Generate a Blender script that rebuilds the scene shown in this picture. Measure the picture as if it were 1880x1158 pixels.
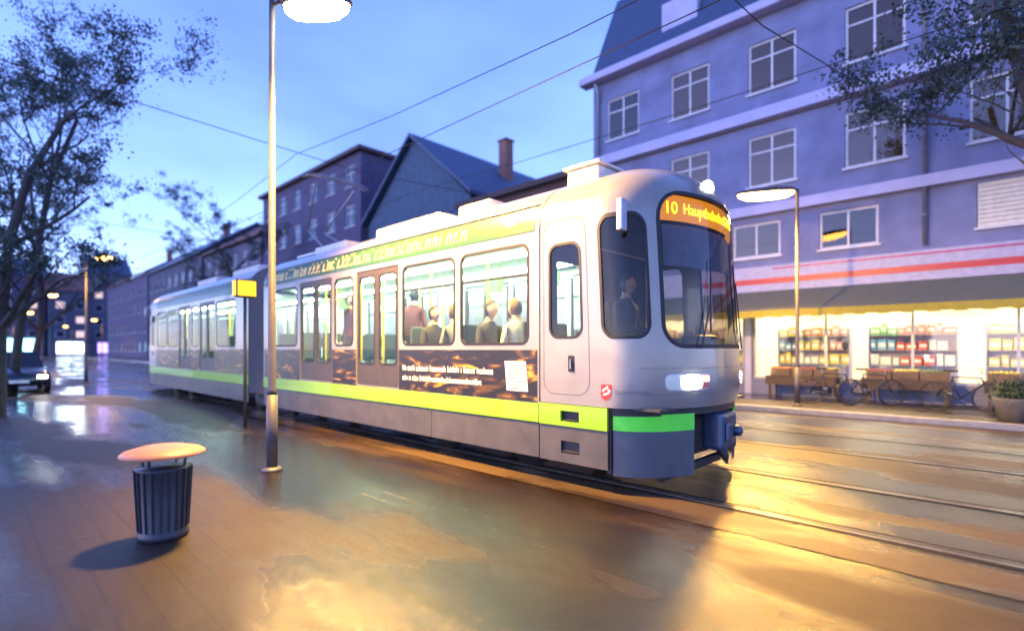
import bpy, bmesh, math, random
from math import sin, cos, pi, radians, sqrt
from mathutils import Vector, Matrix
from mathutils.geometry import delaunay_2d_cdt
C = bpy.context
for o in list(bpy.data.objects): bpy.data.objects.remove(o)
SC = C.scene
COL = SC.collection
R = random.Random(7)
# ------------------------------------------------------------------ camera
F = 950.0; HC = 1.6; TH = math.atan2(1000.0, F)
CT, ST = cos(TH), sin(TH)
cam = bpy.data.cameras.new('camera'); camo = bpy.data.objects.new('camera', cam); COL.objects.link(camo)
camo.location = (0, 0, HC); camo.rotation_euler = (pi/2, 0, pi/2-TH)
cam.sensor_width = 36; cam.lens = F/1880*36; cam.shift_y = 61/1880
cam.clip_start = .05; cam.clip_end = 1500
cam.dof.use_dof = True; cam.dof.focus_distance = 5.9; cam.dof.aperture_fstop = 0.40
SC.camera = camo
# ------------------------------------------------------------------ dusk sky, sun, exposure
w = bpy.data.worlds.new("World"); SC.world = w; w.use_nodes = True
nt = w.node_tree; bg = nt.nodes['Background']
sky = nt.nodes.new('ShaderNodeTexSky'); sky.sky_type = 'NISHITA'; sky.sun_disc = False
SUN_EL, SUN_ROT = 14.0, 200.0
sky.sun_elevation = radians(SUN_EL); sky.sun_rotation = radians(SUN_ROT); sky.ozone_density = 3.0; sky.air_density = 1.0; sky.dust_density = .2
mulc = nt.nodes.new('ShaderNodeMix'); mulc.data_type = 'RGBA'; mulc.blend_type = 'MULTIPLY'; mulc.inputs[0].default_value = 1
mulc.inputs[7].default_value = (2.35, 2.2, 3.8, 1)
tc = nt.nodes.new('ShaderNodeTexCoord'); nz = nt.nodes.new('ShaderNodeTexNoise'); nz.inputs['Scale'].default_value = 2.2; nz.inputs['Detail'].default_value = 4
mp = nt.nodes.new('ShaderNodeMapping'); mp.inputs['Scale'].default_value = (1, 1, 2.6)
rmp = nt.nodes.new('ShaderNodeMapRange'); rmp.inputs[1].default_value = .3; rmp.inputs[2].default_value = .72; rmp.inputs[3].default_value = .72; rmp.inputs[4].default_value = 1.18
mul2 = nt.nodes.new('ShaderNodeMix'); mul2.data_type = 'RGBA'; mul2.blend_type = 'MULTIPLY'; mul2.inputs[0].default_value = 1
L = nt.links.new
L(tc.outputs['Generated'], mp.inputs[0]); L(mp.outputs[0], nz.inputs['Vector']); L(nz.outputs[0], rmp.inputs[0])
L(sky.outputs[0], mulc.inputs[6]); L(mulc.outputs[2], mul2.inputs[6]); L(rmp.outputs[0], mul2.inputs[7]); L(mul2.outputs[2], bg.inputs[0])
bg.inputs[1].default_value = 0.11
sl = bpy.data.lights.new('sun', 'SUN'); sl.energy = 0.05; sl.angle = radians(10); sl.color = (1, .8, .7)
so = bpy.data.objects.new('sun', sl); COL.objects.link(so); so.rotation_euler = (radians(90-SUN_EL), 0, radians(SUN_ROT))
vs = SC.view_settings; vs.view_transform = 'Standard'; vs.look = 'None'; vs.gamma = 1; vs.use_curve_mapping = False; vs.exposure = 0.85
# ------------------------------------------------------------------ coordinates: s = metres down the street (away), D = metres across it, z up
def W(s, D, z=0.0): return Vector((-s, D, z))
def pix(px, py, D):
    """point on the plane at distance D across the street that is seen at photo pixel (px, py)"""
    p = px-940; r = (F*CT-p*ST)/(p*CT+F*ST); s = r*D; d = s*CT+D*ST
    return s, D, HC+(640-py)*d/F
# ------------------------------------------------------------------ materials
MATS = {}
def mat(name, col, rough=.5, metal=0., spec=.5, var=.12, scale=8., bump=0., bscale=60., emit=None, es=0., coat=0., aniso=None):
    if name in MATS: return MATS[name]
    m = bpy.data.materials.new(name); m.use_nodes = True; n = m.node_tree; b = n.nodes['Principled BSDF']; MATS[name] = m
    b.inputs['Roughness'].default_value = rough; b.inputs['Metallic'].default_value = metal
    b.inputs['Specular IOR Level'].default_value = spec; b.inputs['Coat Weight'].default_value = coat
    t = n.nodes.new('ShaderNodeTexCoord')
    nn = n.nodes.new('ShaderNodeTexNoise'); nn.inputs['Scale'].default_value = scale; nn.inputs['Detail'].default_value = 6
    n.links.new(t.outputs['Object'], nn.inputs['Vector'])
    mr = n.nodes.new('ShaderNodeMapRange'); mr.inputs[1].default_value = .3; mr.inputs[2].default_value = .7
    mr.inputs[3].default_value = 1-var; mr.inputs[4].default_value = 1+var
    n.links.new(nn.outputs[0], mr.inputs[0])
    mx = n.nodes.new('ShaderNodeMix'); mx.data_type = 'RGBA'; mx.blend_type = 'MULTIPLY'; mx.inputs[0].default_value = 1
    mx.inputs[6].default_value = (*col, 1); n.links.new(mr.outputs[0], mx.inputs[7]); n.links.new(mx.outputs[2], b.inputs['Base Color'])
    if bump:
        n2 = n.nodes.new('ShaderNodeTexNoise'); n2.inputs['Scale'].default_value = bscale; n2.inputs['Detail'].default_value = 4
        n.links.new(t.outputs['Object'], n2.inputs['Vector'])
        bp = n.nodes.new('ShaderNodeBump'); bp.inputs['Strength'].default_value = bump; bp.inputs['Distance'].default_value = .01
        n.links.new(n2.outputs[0], bp.inputs['Height']); n.links.new(bp.outputs[0], b.inputs['Normal'])
    if emit: b.inputs['Emission Color'].default_value = (*emit, 1); b.inputs['Emission Strength'].default_value = es
    return m
def glassmat(name, tint, refl=1.0, rough=.02, floor=.045):
    if name in MATS: return MATS[name]
    m = bpy.data.materials.new(name); m.use_nodes = True; n = m.node_tree; MATS[name] = m
    for x in list(n.nodes): n.nodes.remove(x)
    o = n.nodes.new('ShaderNodeOutputMaterial'); t = n.nodes.new('ShaderNodeBsdfTransparent'); g = n.nodes.new('ShaderNodeBsdfGlossy')
    t.inputs[0].default_value = (*tint, 1); g.inputs['Roughness'].default_value = rough; g.inputs[0].default_value = (refl, refl, refl, 1)
    lw = n.nodes.new('ShaderNodeLayerWeight'); lw.inputs[0].default_value = .5
    pw = n.nodes.new('ShaderNodeMath'); pw.operation = 'POWER'; pw.inputs[1].default_value = 4.5; n.links.new(lw.outputs['Facing'], pw.inputs[0])
    f = n.nodes.new('ShaderNodeMath'); f.operation = 'MULTIPLY_ADD'; f.inputs[1].default_value = .9; f.inputs[2].default_value = floor; n.links.new(pw.outputs[0], f.inputs[0]); mx = n.nodes.new('ShaderNodeMixShader')
    n.links.new(f.outputs[0], mx.inputs[0]); n.links.new(t.outputs[0], mx.inputs[1]); n.links.new(g.outputs[0], mx.inputs[2]); n.links.new(mx.outputs[0], o.inputs[0])
    return m
def wetmat(name, base, r0=.10, r1=.42, tile=None, bump=.35, gloss_scale=.35):
    """wet paving: film of water in patches, joints or grain as relief"""
    m = bpy.data.materials.new(name); m.use_nodes = True; n = m.node_tree; b = n.nodes['Principled BSDF']; MATS[name] = m; lk = n.links.new
    t = n.nodes.new('ShaderNodeTexCoord')
    big = n.nodes.new('ShaderNodeTexNoise'); big.inputs['Scale'].default_value = gloss_scale; big.inputs['Detail'].default_value = 5
    mpp = n.nodes.new('ShaderNodeMapping'); mpp.inputs['Scale'].default_value = (.45, 1.3, 1); lk(t.outputs['Object'], mpp.inputs[0]); lk(mpp.outputs[0], big.inputs['Vector'])
    mr = n.nodes.new('ShaderNodeMapRange'); mr.inputs[1].default_value = .46; mr.inputs[2].default_value = .56; mr.inputs[3].default_value = r0; mr.inputs[4].default_value = r1
    lk(big.outputs[0], mr.inputs[0]); lk(mr.outputs[0], b.inputs['Roughness'])
    fine = n.nodes.new('ShaderNodeTexNoise'); fine.inputs['Scale'].default_value = 70; fine.inputs['Detail'].default_value = 8; fine.inputs['Roughness'].default_value = .65; lk(t.outputs['Object'], fine.inputs['Vector'])
    c1 = n.nodes.new('ShaderNodeMapRange'); c1.inputs[1].default_value = .3; c1.inputs[2].default_value = .7; c1.inputs[3].default_value = .65; c1.inputs[4].default_value = 1.35; lk(fine.outputs[0], c1.inputs[0])
    c2 = n.nodes.new('ShaderNodeMapRange'); c2.inputs[1].default_value = .45; c2.inputs[2].default_value = .57; c2.inputs[3].default_value = .55; c2.inputs[4].default_value = 1.7; lk(big.outputs[0], c2.inputs[0])
    mm = n.nodes.new('ShaderNodeMath'); mm.operation = 'MULTIPLY'; lk(c1.outputs[0], mm.inputs[0]); lk(c2.outputs[0], mm.inputs[1])
    mx = n.nodes.new('ShaderNodeMix'); mx.data_type = 'RGBA'; mx.blend_type = 'MULTIPLY'; mx.inputs[0].default_value = 1; mx.inputs[6].default_value = (*base, 1)
    lk(mm.outputs[0], mx.inputs[7]); h = fine.outputs[0]; colout = mx.outputs[2]
    if tile:
        bk = n.nodes.new('ShaderNodeTexBrick'); bk.inputs['Scale'].default_value = 1; bk.inputs['Brick Width'].default_value = tile[0]; bk.inputs['Row Height'].default_value = tile[1]
        bk.inputs['Mortar Size'].default_value = .008; bk.inputs['Color1'].default_value = (1, 1, 1, 1); bk.inputs['Color2'].default_value = (.85, .85, .85, 1); bk.inputs['Mortar'].default_value = (.62, .62, .62, 1)
        lk(t.outputs['Object'], bk.inputs['Vector'])
        m3 = n.nodes.new('ShaderNodeMix'); m3.data_type = 'RGBA'; m3.blend_type = 'MULTIPLY'; m3.inputs[0].default_value = 1; lk(colout, m3.inputs[6]); lk(bk.outputs[0], m3.inputs[7]); colout = m3.outputs[2]
        mh = n.nodes.new('ShaderNodeMath'); mh.operation = 'MULTIPLY_ADD'; mh.inputs[1].default_value = -.45; lk(bk.outputs['Fac'], mh.inputs[0]); lk(fine.outputs[0], mh.inputs[2]); h = mh.outputs[0]
    lk(colout, b.inputs['Base Color'])
    wv = n.nodes.new('ShaderNodeTexNoise'); wv.inputs['Scale'].default_value = 5; wv.inputs['Detail'].default_value = 3; lk(t.outputs['Object'], wv.inputs['Vector'])
    ad = n.nodes.new('ShaderNodeMath'); ad.operation = 'MULTIPLY_ADD'; ad.inputs[1].default_value = 1.6; lk(wv.outputs[0], ad.inputs[0]); lk(h, ad.inputs[2])
    bp = n.nodes.new('ShaderNodeBump'); bp.inputs['Strength'].default_value = bump; bp.inputs['Distance'].default_value = .012; lk(ad.outputs[0], bp.inputs['Height']); lk(bp.outputs[0], b.inputs['Normal'])
    sp = n.nodes.new('ShaderNodeMapRange'); sp.inputs[1].default_value = .46; sp.inputs[2].default_value = .56; sp.inputs[3].default_value = .75; sp.inputs[4].default_value = .28
    lk(big.outputs[0], sp.inputs[0]); lk(sp.outputs[0], b.inputs['Specular IOR Level'])
    return m
def emat(name, col, st):
    if name in MATS: return MATS[name]
    m = bpy.data.materials.new(name); m.use_nodes = True; n = m.node_tree; b = n.nodes['Principled BSDF']; MATS[name] = m
    b.inputs['Base Color'].default_value = (.6, .6, .6, 1); b.inputs['Emission Color'].default_value = (*col, 1); b.inputs['Emission Strength'].default_value = st
    return m
SODIUM = (1.0, .52, .09)
silver = mat('silver_paint', (.255, .24, .215), .28, .3, coat=.5, var=.10, scale=2.5)
silver_low = mat('silver_skirt', (.085, .08, .075), .42, .2, var=.22, scale=3)
lime = mat('lime_paint', (.22, .48, .008), .35, coat=.4, var=.06, scale=3)
limef = mat('green_paint', (.10, .80, .04), .35, coat=.4, var=.06, scale=3)
slate = mat('slate_paint', (.05, .065, .085), .4, coat=.3, var=.2, scale=4)
blk = mat('black_rubber', (.012, .012, .014), .55, var=.2)
dark = mat('dark_underframe', (.02, .02, .022), .6, var=.4, scale=20)
steel = mat('steel', (.42, .43, .45), .3, .9, var=.15, scale=12)
rail_m = mat('rail_steel', (.30, .28, .26), .3, .95, var=.25, scale=30)
mint = mat('interior_panel', (.74, .80, .74), .45, var=.06, scale=3)
floor_in = mat('interior_floor', (.12, .12, .12), .5)
cabdark = mat('cab_interior', (.035, .035, .042), .6)
seatm = mat('seat_fabric', (.035, .06, .07), .8, bump=.2)
yellowm = mat('yellow_grab_rail', (.8, .6, .03), .35)
gl = glassmat('window_glass', (.86, .96, .88), .6)
gl_far = glassmat('far_window_glass', (.80, .88, .82), .95, .25, .42)
gl_dark = glassmat('cab_glass', (.5, .5, .52), .55)
# ------------------------------------------------------------------ object helpers
def link(o, parent=None):
    COL.objects.link(o)
    if parent: o.parent = parent
    return o
def obj(name, verts, faces, m, parent=None, smooth=False, mi=None):
    me = bpy.data.meshes.new(name); me.from_pydata([tuple(v) for v in verts], [], faces); me.update()
    for q in (m if isinstance(m, (list, tuple)) else [m]): me.materials.append(q)
    if mi:
        for p, k in zip(me.polygons, mi): p.material_index = k
    if smooth:
        for p in me.polygons: p.use_smooth = True
    return link(bpy.data.objects.new(name, me), parent)
def tag(o, label=None, cat=None, group=None, kind=None):
    if label: o['label'] = label
    if cat: o['category'] = cat
    if group: o['group'] = group
    if kind: o['kind'] = kind
    return o
def empty(name, loc, label, cat, group=None, rz=0):
    o = bpy.data.objects.new(name, None); COL.objects.link(o); o.location = loc; o.rotation_euler = (0, 0, rz)
    o.empty_display_size = .2
    return tag(o, label, cat, group)
def copy_tree(o, parent=None):
    c = o.copy(); COL.objects.link(c)
    if parent: c.parent = parent
    for ch in list(o.children): copy_tree(ch, c)
    return c
class MB:
    def __init__(s): s.v = []; s.f = []; s.mi = []
    def add(s, vs_, fs, k=0):
        b = len(s.v); s.v += [Vector(x) for x in vs_]; s.f += [tuple(b+i for i in f) for f in fs]; s.mi += [k]*len(fs); return s
    def box(s, x0, x1, y0, y1, z0, z1, k=0, M=None, bev=0.0):
        x0, x1 = min(x0, x1), max(x0, x1); y0, y1 = min(y0, y1), max(y0, y1); z0, z1 = min(z0, z1), max(z0, z1)
        if bev <= 0:
            vs_ = [Vector((x, y, z)) for z in (z0, z1) for y in (y0, y1) for x in (x0, x1)]
            fs = [(0, 2, 3, 1), (4, 5, 7, 6), (0, 1, 5, 4), (2, 6, 7, 3), (0, 4, 6, 2), (1, 3, 7, 5)]
        else:
            bm = bmesh.new(); bmesh.ops.create_cube(bm, size=1)
            for v in bm.verts: v.co = Vector((v.co.x*(x1-x0)+(x0+x1)/2, v.co.y*(y1-y0)+(y0+y1)/2, v.co.z*(z1-z0)+(z0+z1)/2))
            bmesh.ops.bevel(bm, geom=list(bm.edges), offset=bev, segments=2, affect='EDGES', profile=.6)
            bm.verts.index_update(); vs_ = [v.co.copy() for v in bm.verts]; fs = [tuple(v.index for v in f.verts) for f in bm.faces]; bm.free()
        if M: vs_ = [M @ v for v in vs_]
        return s.add(vs_, fs, k)
    def tube(s, pts, r, n=8, k=0, cap=True):
        pts = [Vector(p) for p in pts]; rs = r if isinstance(r, (list, tuple)) else [r]*len(pts)
        vs_ = []; fs = []; prev = None
        for i, p in enumerate(pts):
            d = (pts[min(i+1, len(pts)-1)]-pts[max(i-1, 0)]).normalized()
            if prev is None:
                a = Vector((0, 0, 1)) if abs(d.z) < .9 else Vector((1, 0, 0)); u = d.cross(a).normalized()
            else: u = (prev-d*prev.dot(d)).normalized()
            prev = u; v = d.cross(u)
            for j in range(n):
                t = 2*pi*j/n; vs_.append(p+(u*cos(t)+v*sin(t))*rs[i])
        for i in range(len(pts)-1):
            for j in range(n): fs.append((i*n+j, i*n+(j+1) % n, (i+1)*n+(j+1) % n, (i+1)*n+j))
        if cap: fs += [tuple(range(n-1, -1, -1)), tuple((len(pts)-1)*n+j for j in range(n))]
        return s.add(vs_, fs, k)
    def lathe(s, prof, n=24, k=0, c=(0, 0, 0), axis='z'):
        vs_ = []; fs = []
        for (r, h) in prof:
            for j in range(n):
                t = 2*pi*j/n
                p = (r*cos(t), r*sin(t), h) if axis == 'z' else ((h, r*cos(t), r*sin(t)) if axis == 'x' else (r*sin(t), h, r*cos(t)))
                vs_.append(Vector(p)+Vector(c))
        for i in range(len(prof)-1):
            for j in range(n): fs.append((i*n+j, i*n+(j+1) % n, (i+1)*n+(j+1) % n, (i+1)*n+j))
        fs += [tuple(range(n-1, -1, -1)), tuple((len(prof)-1)*n+j for j in range(n))]
        return s.add(vs_, fs, k)
    def build(s, name, m, parent=None, smooth=False):
        return obj(name, s.v, s.f, m, parent, smooth, s.mi)
def inpoly(p, poly):
    c = False; n = len(poly); x, y = p
    for i in range(n):
        x1, y1 = poly[i]; x2, y2 = poly[(i+1) % n]
        if (y1 > y) != (y2 > y) and x < (x2-x1)*(y-y1)/(y2-y1)+x1: c = not c
    return c
def rrect(x0, x1, y0, y1, r, n=6, r2=None):
    """rounded rectangle, r2 = radius of the top corners"""
    out = []; r2 = r if r2 is None else r2
    for cx, cy, a0, rr in ((x1-r, y0+r, -90, r), (x1-r2, y1-r2, 0, r2), (x0+r2, y1-r2, 90, r2), (x0+r, y0+r, 180, r)):
        for i in range(n+1):
            a = radians(a0+90*i/n); out.append((cx+rr*cos(a), cy+rr*sin(a)))
    return out
def cdt(outer, holes, grid=None):
    vs_ = []; es = []
    def dens(lp):
        if not grid: return lp
        o = []
        for i in range(len(lp)):
            a = lp[i]; b = lp[(i+1) % len(lp)]; d = math.hypot(b[0]-a[0], b[1]-a[1]); k = max(1, int(d/grid))
            for j in range(k): o.append((a[0]+(b[0]-a[0])*j/k, a[1]+(b[1]-a[1])*j/k))
        return o
    loops = [dens(outer)]+[dens(h) for h in holes]
    for lp in loops:
        b = len(vs_); vs_ += [Vector(p) for p in lp]; es += [(b+i, b+(i+1) % len(lp)) for i in range(len(lp))]
    if grid:
        xs = [p[0] for p in outer]; ys = [p[1] for p in outer]; nx = int((max(xs)-min(xs))/grid)+1; ny = int((max(ys)-min(ys))/grid)+1
        allp = [p for lp in loops for p in lp]; cell = {}
        for p in allp: cell.setdefault((int(p[0]//grid), int(p[1]//grid)), []).append(p)
        for i in range(1, nx):
            for j in range(1, ny):
                x = min(xs)+(max(xs)-min(xs))*i/nx; y = min(ys)+(max(ys)-min(ys))*j/ny
                ci, cj = int(x//grid), int(y//grid)
                if any(math.hypot(x-p[0], y-p[1]) < grid*.45 for a in (-1, 0, 1) for b in (-1, 0, 1) for p in cell.get((ci+a, cj+b), ())): continue
                if inpoly((x, y), loops[0]) and not any(inpoly((x, y), h) for h in loops[1:]): vs_.append(Vector((x, y)))
    ov, oe, of, *_ = delaunay_2d_cdt(vs_, es, [], 0, 1e-6)
    fs = []
    for f in of:
        cx = sum(ov[i][0] for i in f)/len(f); cy = sum(ov[i][1] for i in f)/len(f)
        if inpoly((cx, cy), loops[0]) and not any(inpoly((cx, cy), h) for h in loops[1:]): fs.append(tuple(f))
    bd = {}
    for f in fs:
        for i in range(len(f)):
            a, b = f[i], f[(i+1) % len(f)]
            if (b, a) in bd: del bd[(b, a)]
            else: bd[(a, b)] = 1
    return [(v[0], v[1]) for v in ov], fs, list(bd)
def sheet(name, outer, holes, fmap, m, parent=None, thick=0.0, grid=None, smooth=False, flip=False):
    """outer/holes in a 2-D parameter plane; fmap(u, v, off) gives the 3-D point; thick goes inwards"""
    ov, fs, bd = cdt(outer, holes, grid)
    if flip: fs = [tuple(reversed(f)) for f in fs]; bd = [(b, a) for a, b in bd]
    v1 = [fmap(u, v, 0.0) for u, v in ov]
    if thick:
        n = len(ov); v2 = [fmap(u, v, -thick) for u, v in ov]
        fs = fs+[tuple(i+n for i in reversed(f)) for f in fs]+[(b, a, a+n, b+n) for a, b in bd]; v1 = v1+v2
    o = obj(name, v1, fs, m, parent, smooth)
    if smooth and thick:
        o.data.set_sharp_from_angle(angle=radians(35))
    return o
def ring(poly, d):
    """polygon grown by d (convex-ish)"""
    n = len(poly); out = []
    for i in range(n):
        ax, ay = poly[i-1]; bx, by = poly[(i+1) % n]; tx, ty = bx-ax, by-ay; l = math.hypot(tx, ty) or 1
        out.append((poly[i][0]+ty/l*d, poly[i][1]-tx/l*d))
    return out
def text(name, s, size, m, parent, M, ext=.002, font_scale=(1, 1), align='LEFT'):
    cu = bpy.data.curves.new(name, 'FONT'); cu.body = s; cu.size = size; cu.extrude = ext; cu.align_x = align; cu.resolution_u = 3
    t = bpy.data.objects.new(name, cu); COL.objects.link(t); C.view_layer.update()
    me = bpy.data.meshes.new_from_object(t.evaluated_get(C.evaluated_depsgraph_get())); bpy.data.objects.remove(t)
    me.transform(Matrix.Diagonal((font_scale[0], font_scale[1], 1, 1))); 
    if callable(M):
        for v in me.vertices: v.co = M(v.co)
    else: me.transform(M)
    me.materials.clear(); me.materials.append(m)
    return link(bpy.data.objects.new(name, me), parent)
def glyphs(name, x0, x1, z0, z1, fmap, m, parent, slant=0.0, seed=1, gap=.35):
    """a line of lettering too smeared to read: separate letter-like strokes on the surface"""
    rr = random.Random(seed); mb = MB(); x = x0; h = z1-z0; lw = h*.16
    def st(a, b, c, d):
        p = [(a, b), (c, b), (c, d), (a, d)]
        q = [fmap(u+slant*(v-z0), v, .004) for u, v in p]; mb.add(q, [(0, 1, 2, 3)])
    while x < x1-h*.6:
        wd = h*rr.uniform(.42, .6); k = rr.randrange(5); xh = z0+h*(1 if rr.random() < .3 else .7)
        st(x, z0, x+lw, xh)
        if k != 0: st(x+wd-lw, z0, x+wd, z0+h*.7)
        if k in (1, 2, 4): st(x+lw, z0+h*.7-lw, x+wd-lw, z0+h*.7)
        if k in (2, 3): st(x+lw, z0, x+wd-lw, z0+lw)
        if k == 4: st(x+lw, z0+h*.33, x+wd-lw, z0+h*.33+lw)
        x += (wd if k else lw)+h*.16
        if rr.random() < .16: x += h*gap
    return mb.build(name, m, parent)
# ================================================================== SETTING: ground
asphalt = wetmat('wet_asphalt', (.024, .015, .009), .06, .50, None, .42)
paver = wetmat('wet_pavers', (.020, .014, .010), .06, .48, (.40, .20), .42)
tracksurf = wetmat('wet_track_concrete', (.040, .027, .016), .06, .44, None, .42, .6)
def slab(name, s0, s1, D0, D1, z, m, kind='structure', t=None):
    if t: 
        mb = MB().box(-s0, -s1, D0, D1, z-t, z); o = mb.build(name, m)
    else: o = obj(name, [W(s0, D0, z), W(s0, D1, z), W(s1, D1, z), W(s1, D0, z)], [(0, 1, 2, 3)], m)
    return tag(o, kind=kind)
slab('ground', -600, 900, -600, 600, 0, asphalt)
slab('track_bed', -60, 400, 4.6, 12.0, .004, tracksurf)
slab('near_pavement', -60, 400, -12, 3.6, .004, paver)
slab('far_pavement', -60, 170, 14.15, 40, .12, paver, t=.12)
kerb_m = mat('kerb_stone', (.28, .27, .26), .4, var=.2, bump=.3)
o = MB().box(60, -170, 14.0, 14.148, 0, .135, bev=.012).build('kerb', kerb_m); tag(o, kind='structure')
RAILS = [(5.30, 'tram rail nearest the camera, running in under the tram'), (7.00, 'second tram rail, under the far side of the tram'),
         (9.22, 'third tram rail, near rail of the empty second track'), (10.95, 'fourth tram rail, far rail of the empty second track')]
for D, lb in RAILS:
    mb = MB(); mb.box(60, -300, D-.032, D+.022, .004, .013); mb.box(60, -300, D+.066, D+.080, .004, .011)
    r_ = mb.build('tram_rail', rail_m); tag(r_, lb, 'rail', 'rails set in the wet street')
    MB().box(60, -300, D+.0225, D+.0655, .0045, .0075).box(60, -300, D-.095, D-.0325, .0045, .0078).box(60, -300, D+.0805, D+.14, .0045, .0078).build('flange_groove', mat('bitumen_joint', (.006, .006, .006), .6, spec=.2), r_)
# ================================================================== TRAM
TD = 6.18; TS = 2.35
tram = empty('tram', W(TS, TD, 0), 'silver and lime green articulated tram with lit windows running on the wet street', 'tram')
TL = 22.4
def sx(s): return TS-s          # street distance -> tram local x (nose = 0, rear negative)
WB = 1.325
def prof(v):
    if v <= 3.05:
        xn = -.04*((1.25-v)/.32)**2 if v < 1.25 else -.09*((v-1.25)/1.8)**1.3
        return v, WB, xn, .80
    t = min(1, (v-3.05)/1.45)*pi/2; e = 2/2.3; cc = max(0, cos(t))**e; ss = sin(t)**e
    return 3.05+.78*ss, WB*cc, -.09-.93*(1-cc), .80*max(0, cos(t))**.75
QC, QE, XE = 1.7, 2.68, -1.78
def S0(q, v):
    z, ww, xn, Ln = prof(v); a = abs(q); sg = 1 if q >= 0 else -1
    if a <= QC:
        ph = a/QC*pi/2; return Vector((xn-Ln*(1-cos(ph)), sg*ww*sin(ph), z))
    xt = xn-Ln
    return Vector((xt+(a-QC)/(QE-QC)*(XE-xt), sg*ww, z))
def S(q, v, off=0.0):
    p = S0(q, v)
    if off:
        e = .01; v_ = min(v, 4.44); du = S0(q+e, v_)-S0(q-e, v_); dv = S0(q, v_+e)-S0(q, v_-e)
        n = du.cross(dv)
        if n.length > 1e-9:
            n.normalize()
            c = Vector((p.x+1.0, p.y, p.z-2.2))
            if n.dot(c) < 0: n = -n
            p = p+n*off
    return p
def qs(s): return -(QC+(s-TS-.80))     # near side (negative y): street distance -> q
WS = rrect(-.95, .95, 1.62, 3.36, .26, 7, .34)
SW = lambda sg: rrect(*sorted((sg*1.10, sg*1.76)), 1.72, 3.07, .16, 6)
DW = lambda sg: rrect(*sorted((sg*2.04, sg*2.53)), 1.73, 2.84, .13, 6)
def cab(root, flipx=False):
    def T(p): return Vector((-TL-p.x, -p.y, p.z)) if flipx else p
    f = lambda u, v, off=0.0: T(S(u, v, off))
    outer = [(-QE, .95), (QE, .95), (QE, 4.5), (-QE, 4.5)]
    holes = [WS, SW(-1), SW(1), DW(-1), DW(1)]
    sh = sheet('cab_shell', outer, holes, f, silver, root, .035, .07, True)
    # glazing, flush in rubber gaskets
    ws = sheet('windscreen', ring(WS, -.012), [], lambda u, v, off=0: f(u, v, off-.010), gl_dark, root, 0, .09, True)
    sheet('gasket', ring(WS, .016), [ring(WS, -.03)], lambda u, v, off=0: f(u, v, off+.004), blk, ws, .018, .06)
    for sg in (-1, 1):
        g1 = sheet('cab_side_window', ring(SW(sg), -.01), [], lambda u, v, off=0: f(u, v, off-.010), gl_dark, root, 0, .09, True)
        sheet('gasket', ring(SW(sg), .014), [ring(SW(sg), -.022)], lambda u, v, off=0: f(u, v, off+.004), blk, g1, .018, .06)
        # driver's door: proud-edged leaf line, window, recessed handle
        dr = sheet('cab_door', rrect(*sorted((sg*1.945, sg*2.63)), 1.06, 3.13, .16, 6), [rrect(*sorted((sg*1.957, sg*2.618)), 1.072, 3.118, .15, 6)], lambda u, v, off=0: f(u, v, off+.002), mat('door_seam', (.14, .14, .15), .5), root, .01, .08)
        g2 = sheet('window', ring(DW(sg), -.01), [], lambda u, v, off=0: f(u, v, off-.010), gl, dr, 0, .1, True)
        sheet('window_seal', ring(DW(sg), .012), [ring(DW(sg), -.018)], lambda u, v, off=0: f(u, v, off+.004), blk, dr, .018, .08)
        sheet('handle', rrect(*sorted((sg*2.16, sg*2.25)), 1.33, 1.52, .015, 3), [], lambda u, v, off=0: f(u, v, off+.004), blk, dr, .006, .1)
        hb = MB(); hb.tube([f(sg*2.205, 1.37, .02), f(sg*2.205, 1.48, .02)], .009); hb.build('handle_bar', steel, dr)
    # headlamp clusters
    for sg in (-1, 1):
        hl = sheet('headlight', rrect(*sorted((sg*.36, sg*.95)), 1.145, 1.325, .07, 5), [], lambda u, v, off=0: f(u, v, off+.006), mat('lamp_housing', (.5, .52, .55), .25, .4), root, .012, .06)
        tgt = rrect(*sorted((sg*.50, sg*.74)), 1.165, 1.305, .06, 5)
        main = emat('main_beam', (1, .97, .82), 60) if not flipx else emat('tail_red', (1, .02, .01), 4)
        sheet('main_beam', tgt, [], lambda u, v, off=0: f(u, v, off+.016), main, hl, .012, .06)
        sheet('side_lens', rrect(*sorted((sg*.77, sg*.93)), 1.165, 1.305, .05, 5), [], lambda u, v, off=0: f(u, v, off+.016), mat('clear_lens', (.65, .72, .55), .1, coat=1), hl, .012, .06)
        sheet('indicator', rrect(*sorted((sg*.38, sg*.48)), 1.235, 1.305, .02, 3), [], lambda u, v, off=0: f(u, v, off+.016), emat('amber_lens', (1, .30, .02), 1.6), hl, .012, .06)
        sheet('reflector', rrect(*sorted((sg*.38, sg*.48)), 1.165, 1.228, .02, 3), [], lambda u, v, off=0: f(u, v, off+.016), mat('red_lens', (.7, .16, .10), .2, coat=1), hl, .012, .06)
    # marker lamp in the forehead
    tp = MB(); c0 = f(0, 3.62, .015); sgx = -1 if flipx else 1
    tp.lathe([(.085, -.05), (.09, 0), (.07, .025), (.03, .04)], 20, 0, c0, 'x'); t_ = tp.build('forehead_lamp', emat('forehead_beam', (1, .98, .9), 30) if not flipx else silver, root, True)
    # crease lines round the nose
    for v0 in (1.385, 1.10):
        sheet('nose_seam', [(-1.25, v0), (1.25, v0), (1.25, v0+.007), (-1.25, v0+.007)], [], lambda u, v, off=0: f(u, v, off+.0022), mat('door_seam', (.14, .14, .15), .5), root, 0, .05)
    # bumper recess, apron with green band, coupler
    sheet('bumper_recess', [(-1.66, .86), (1.66, .86), (1.66, .965), (-1.66, .965)], [], lambda u, v, off=0: f(u, max(v, .95), off-.03)+Vector((0, 0, min(0, v-.95))), blk, root, .05, .07)
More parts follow.
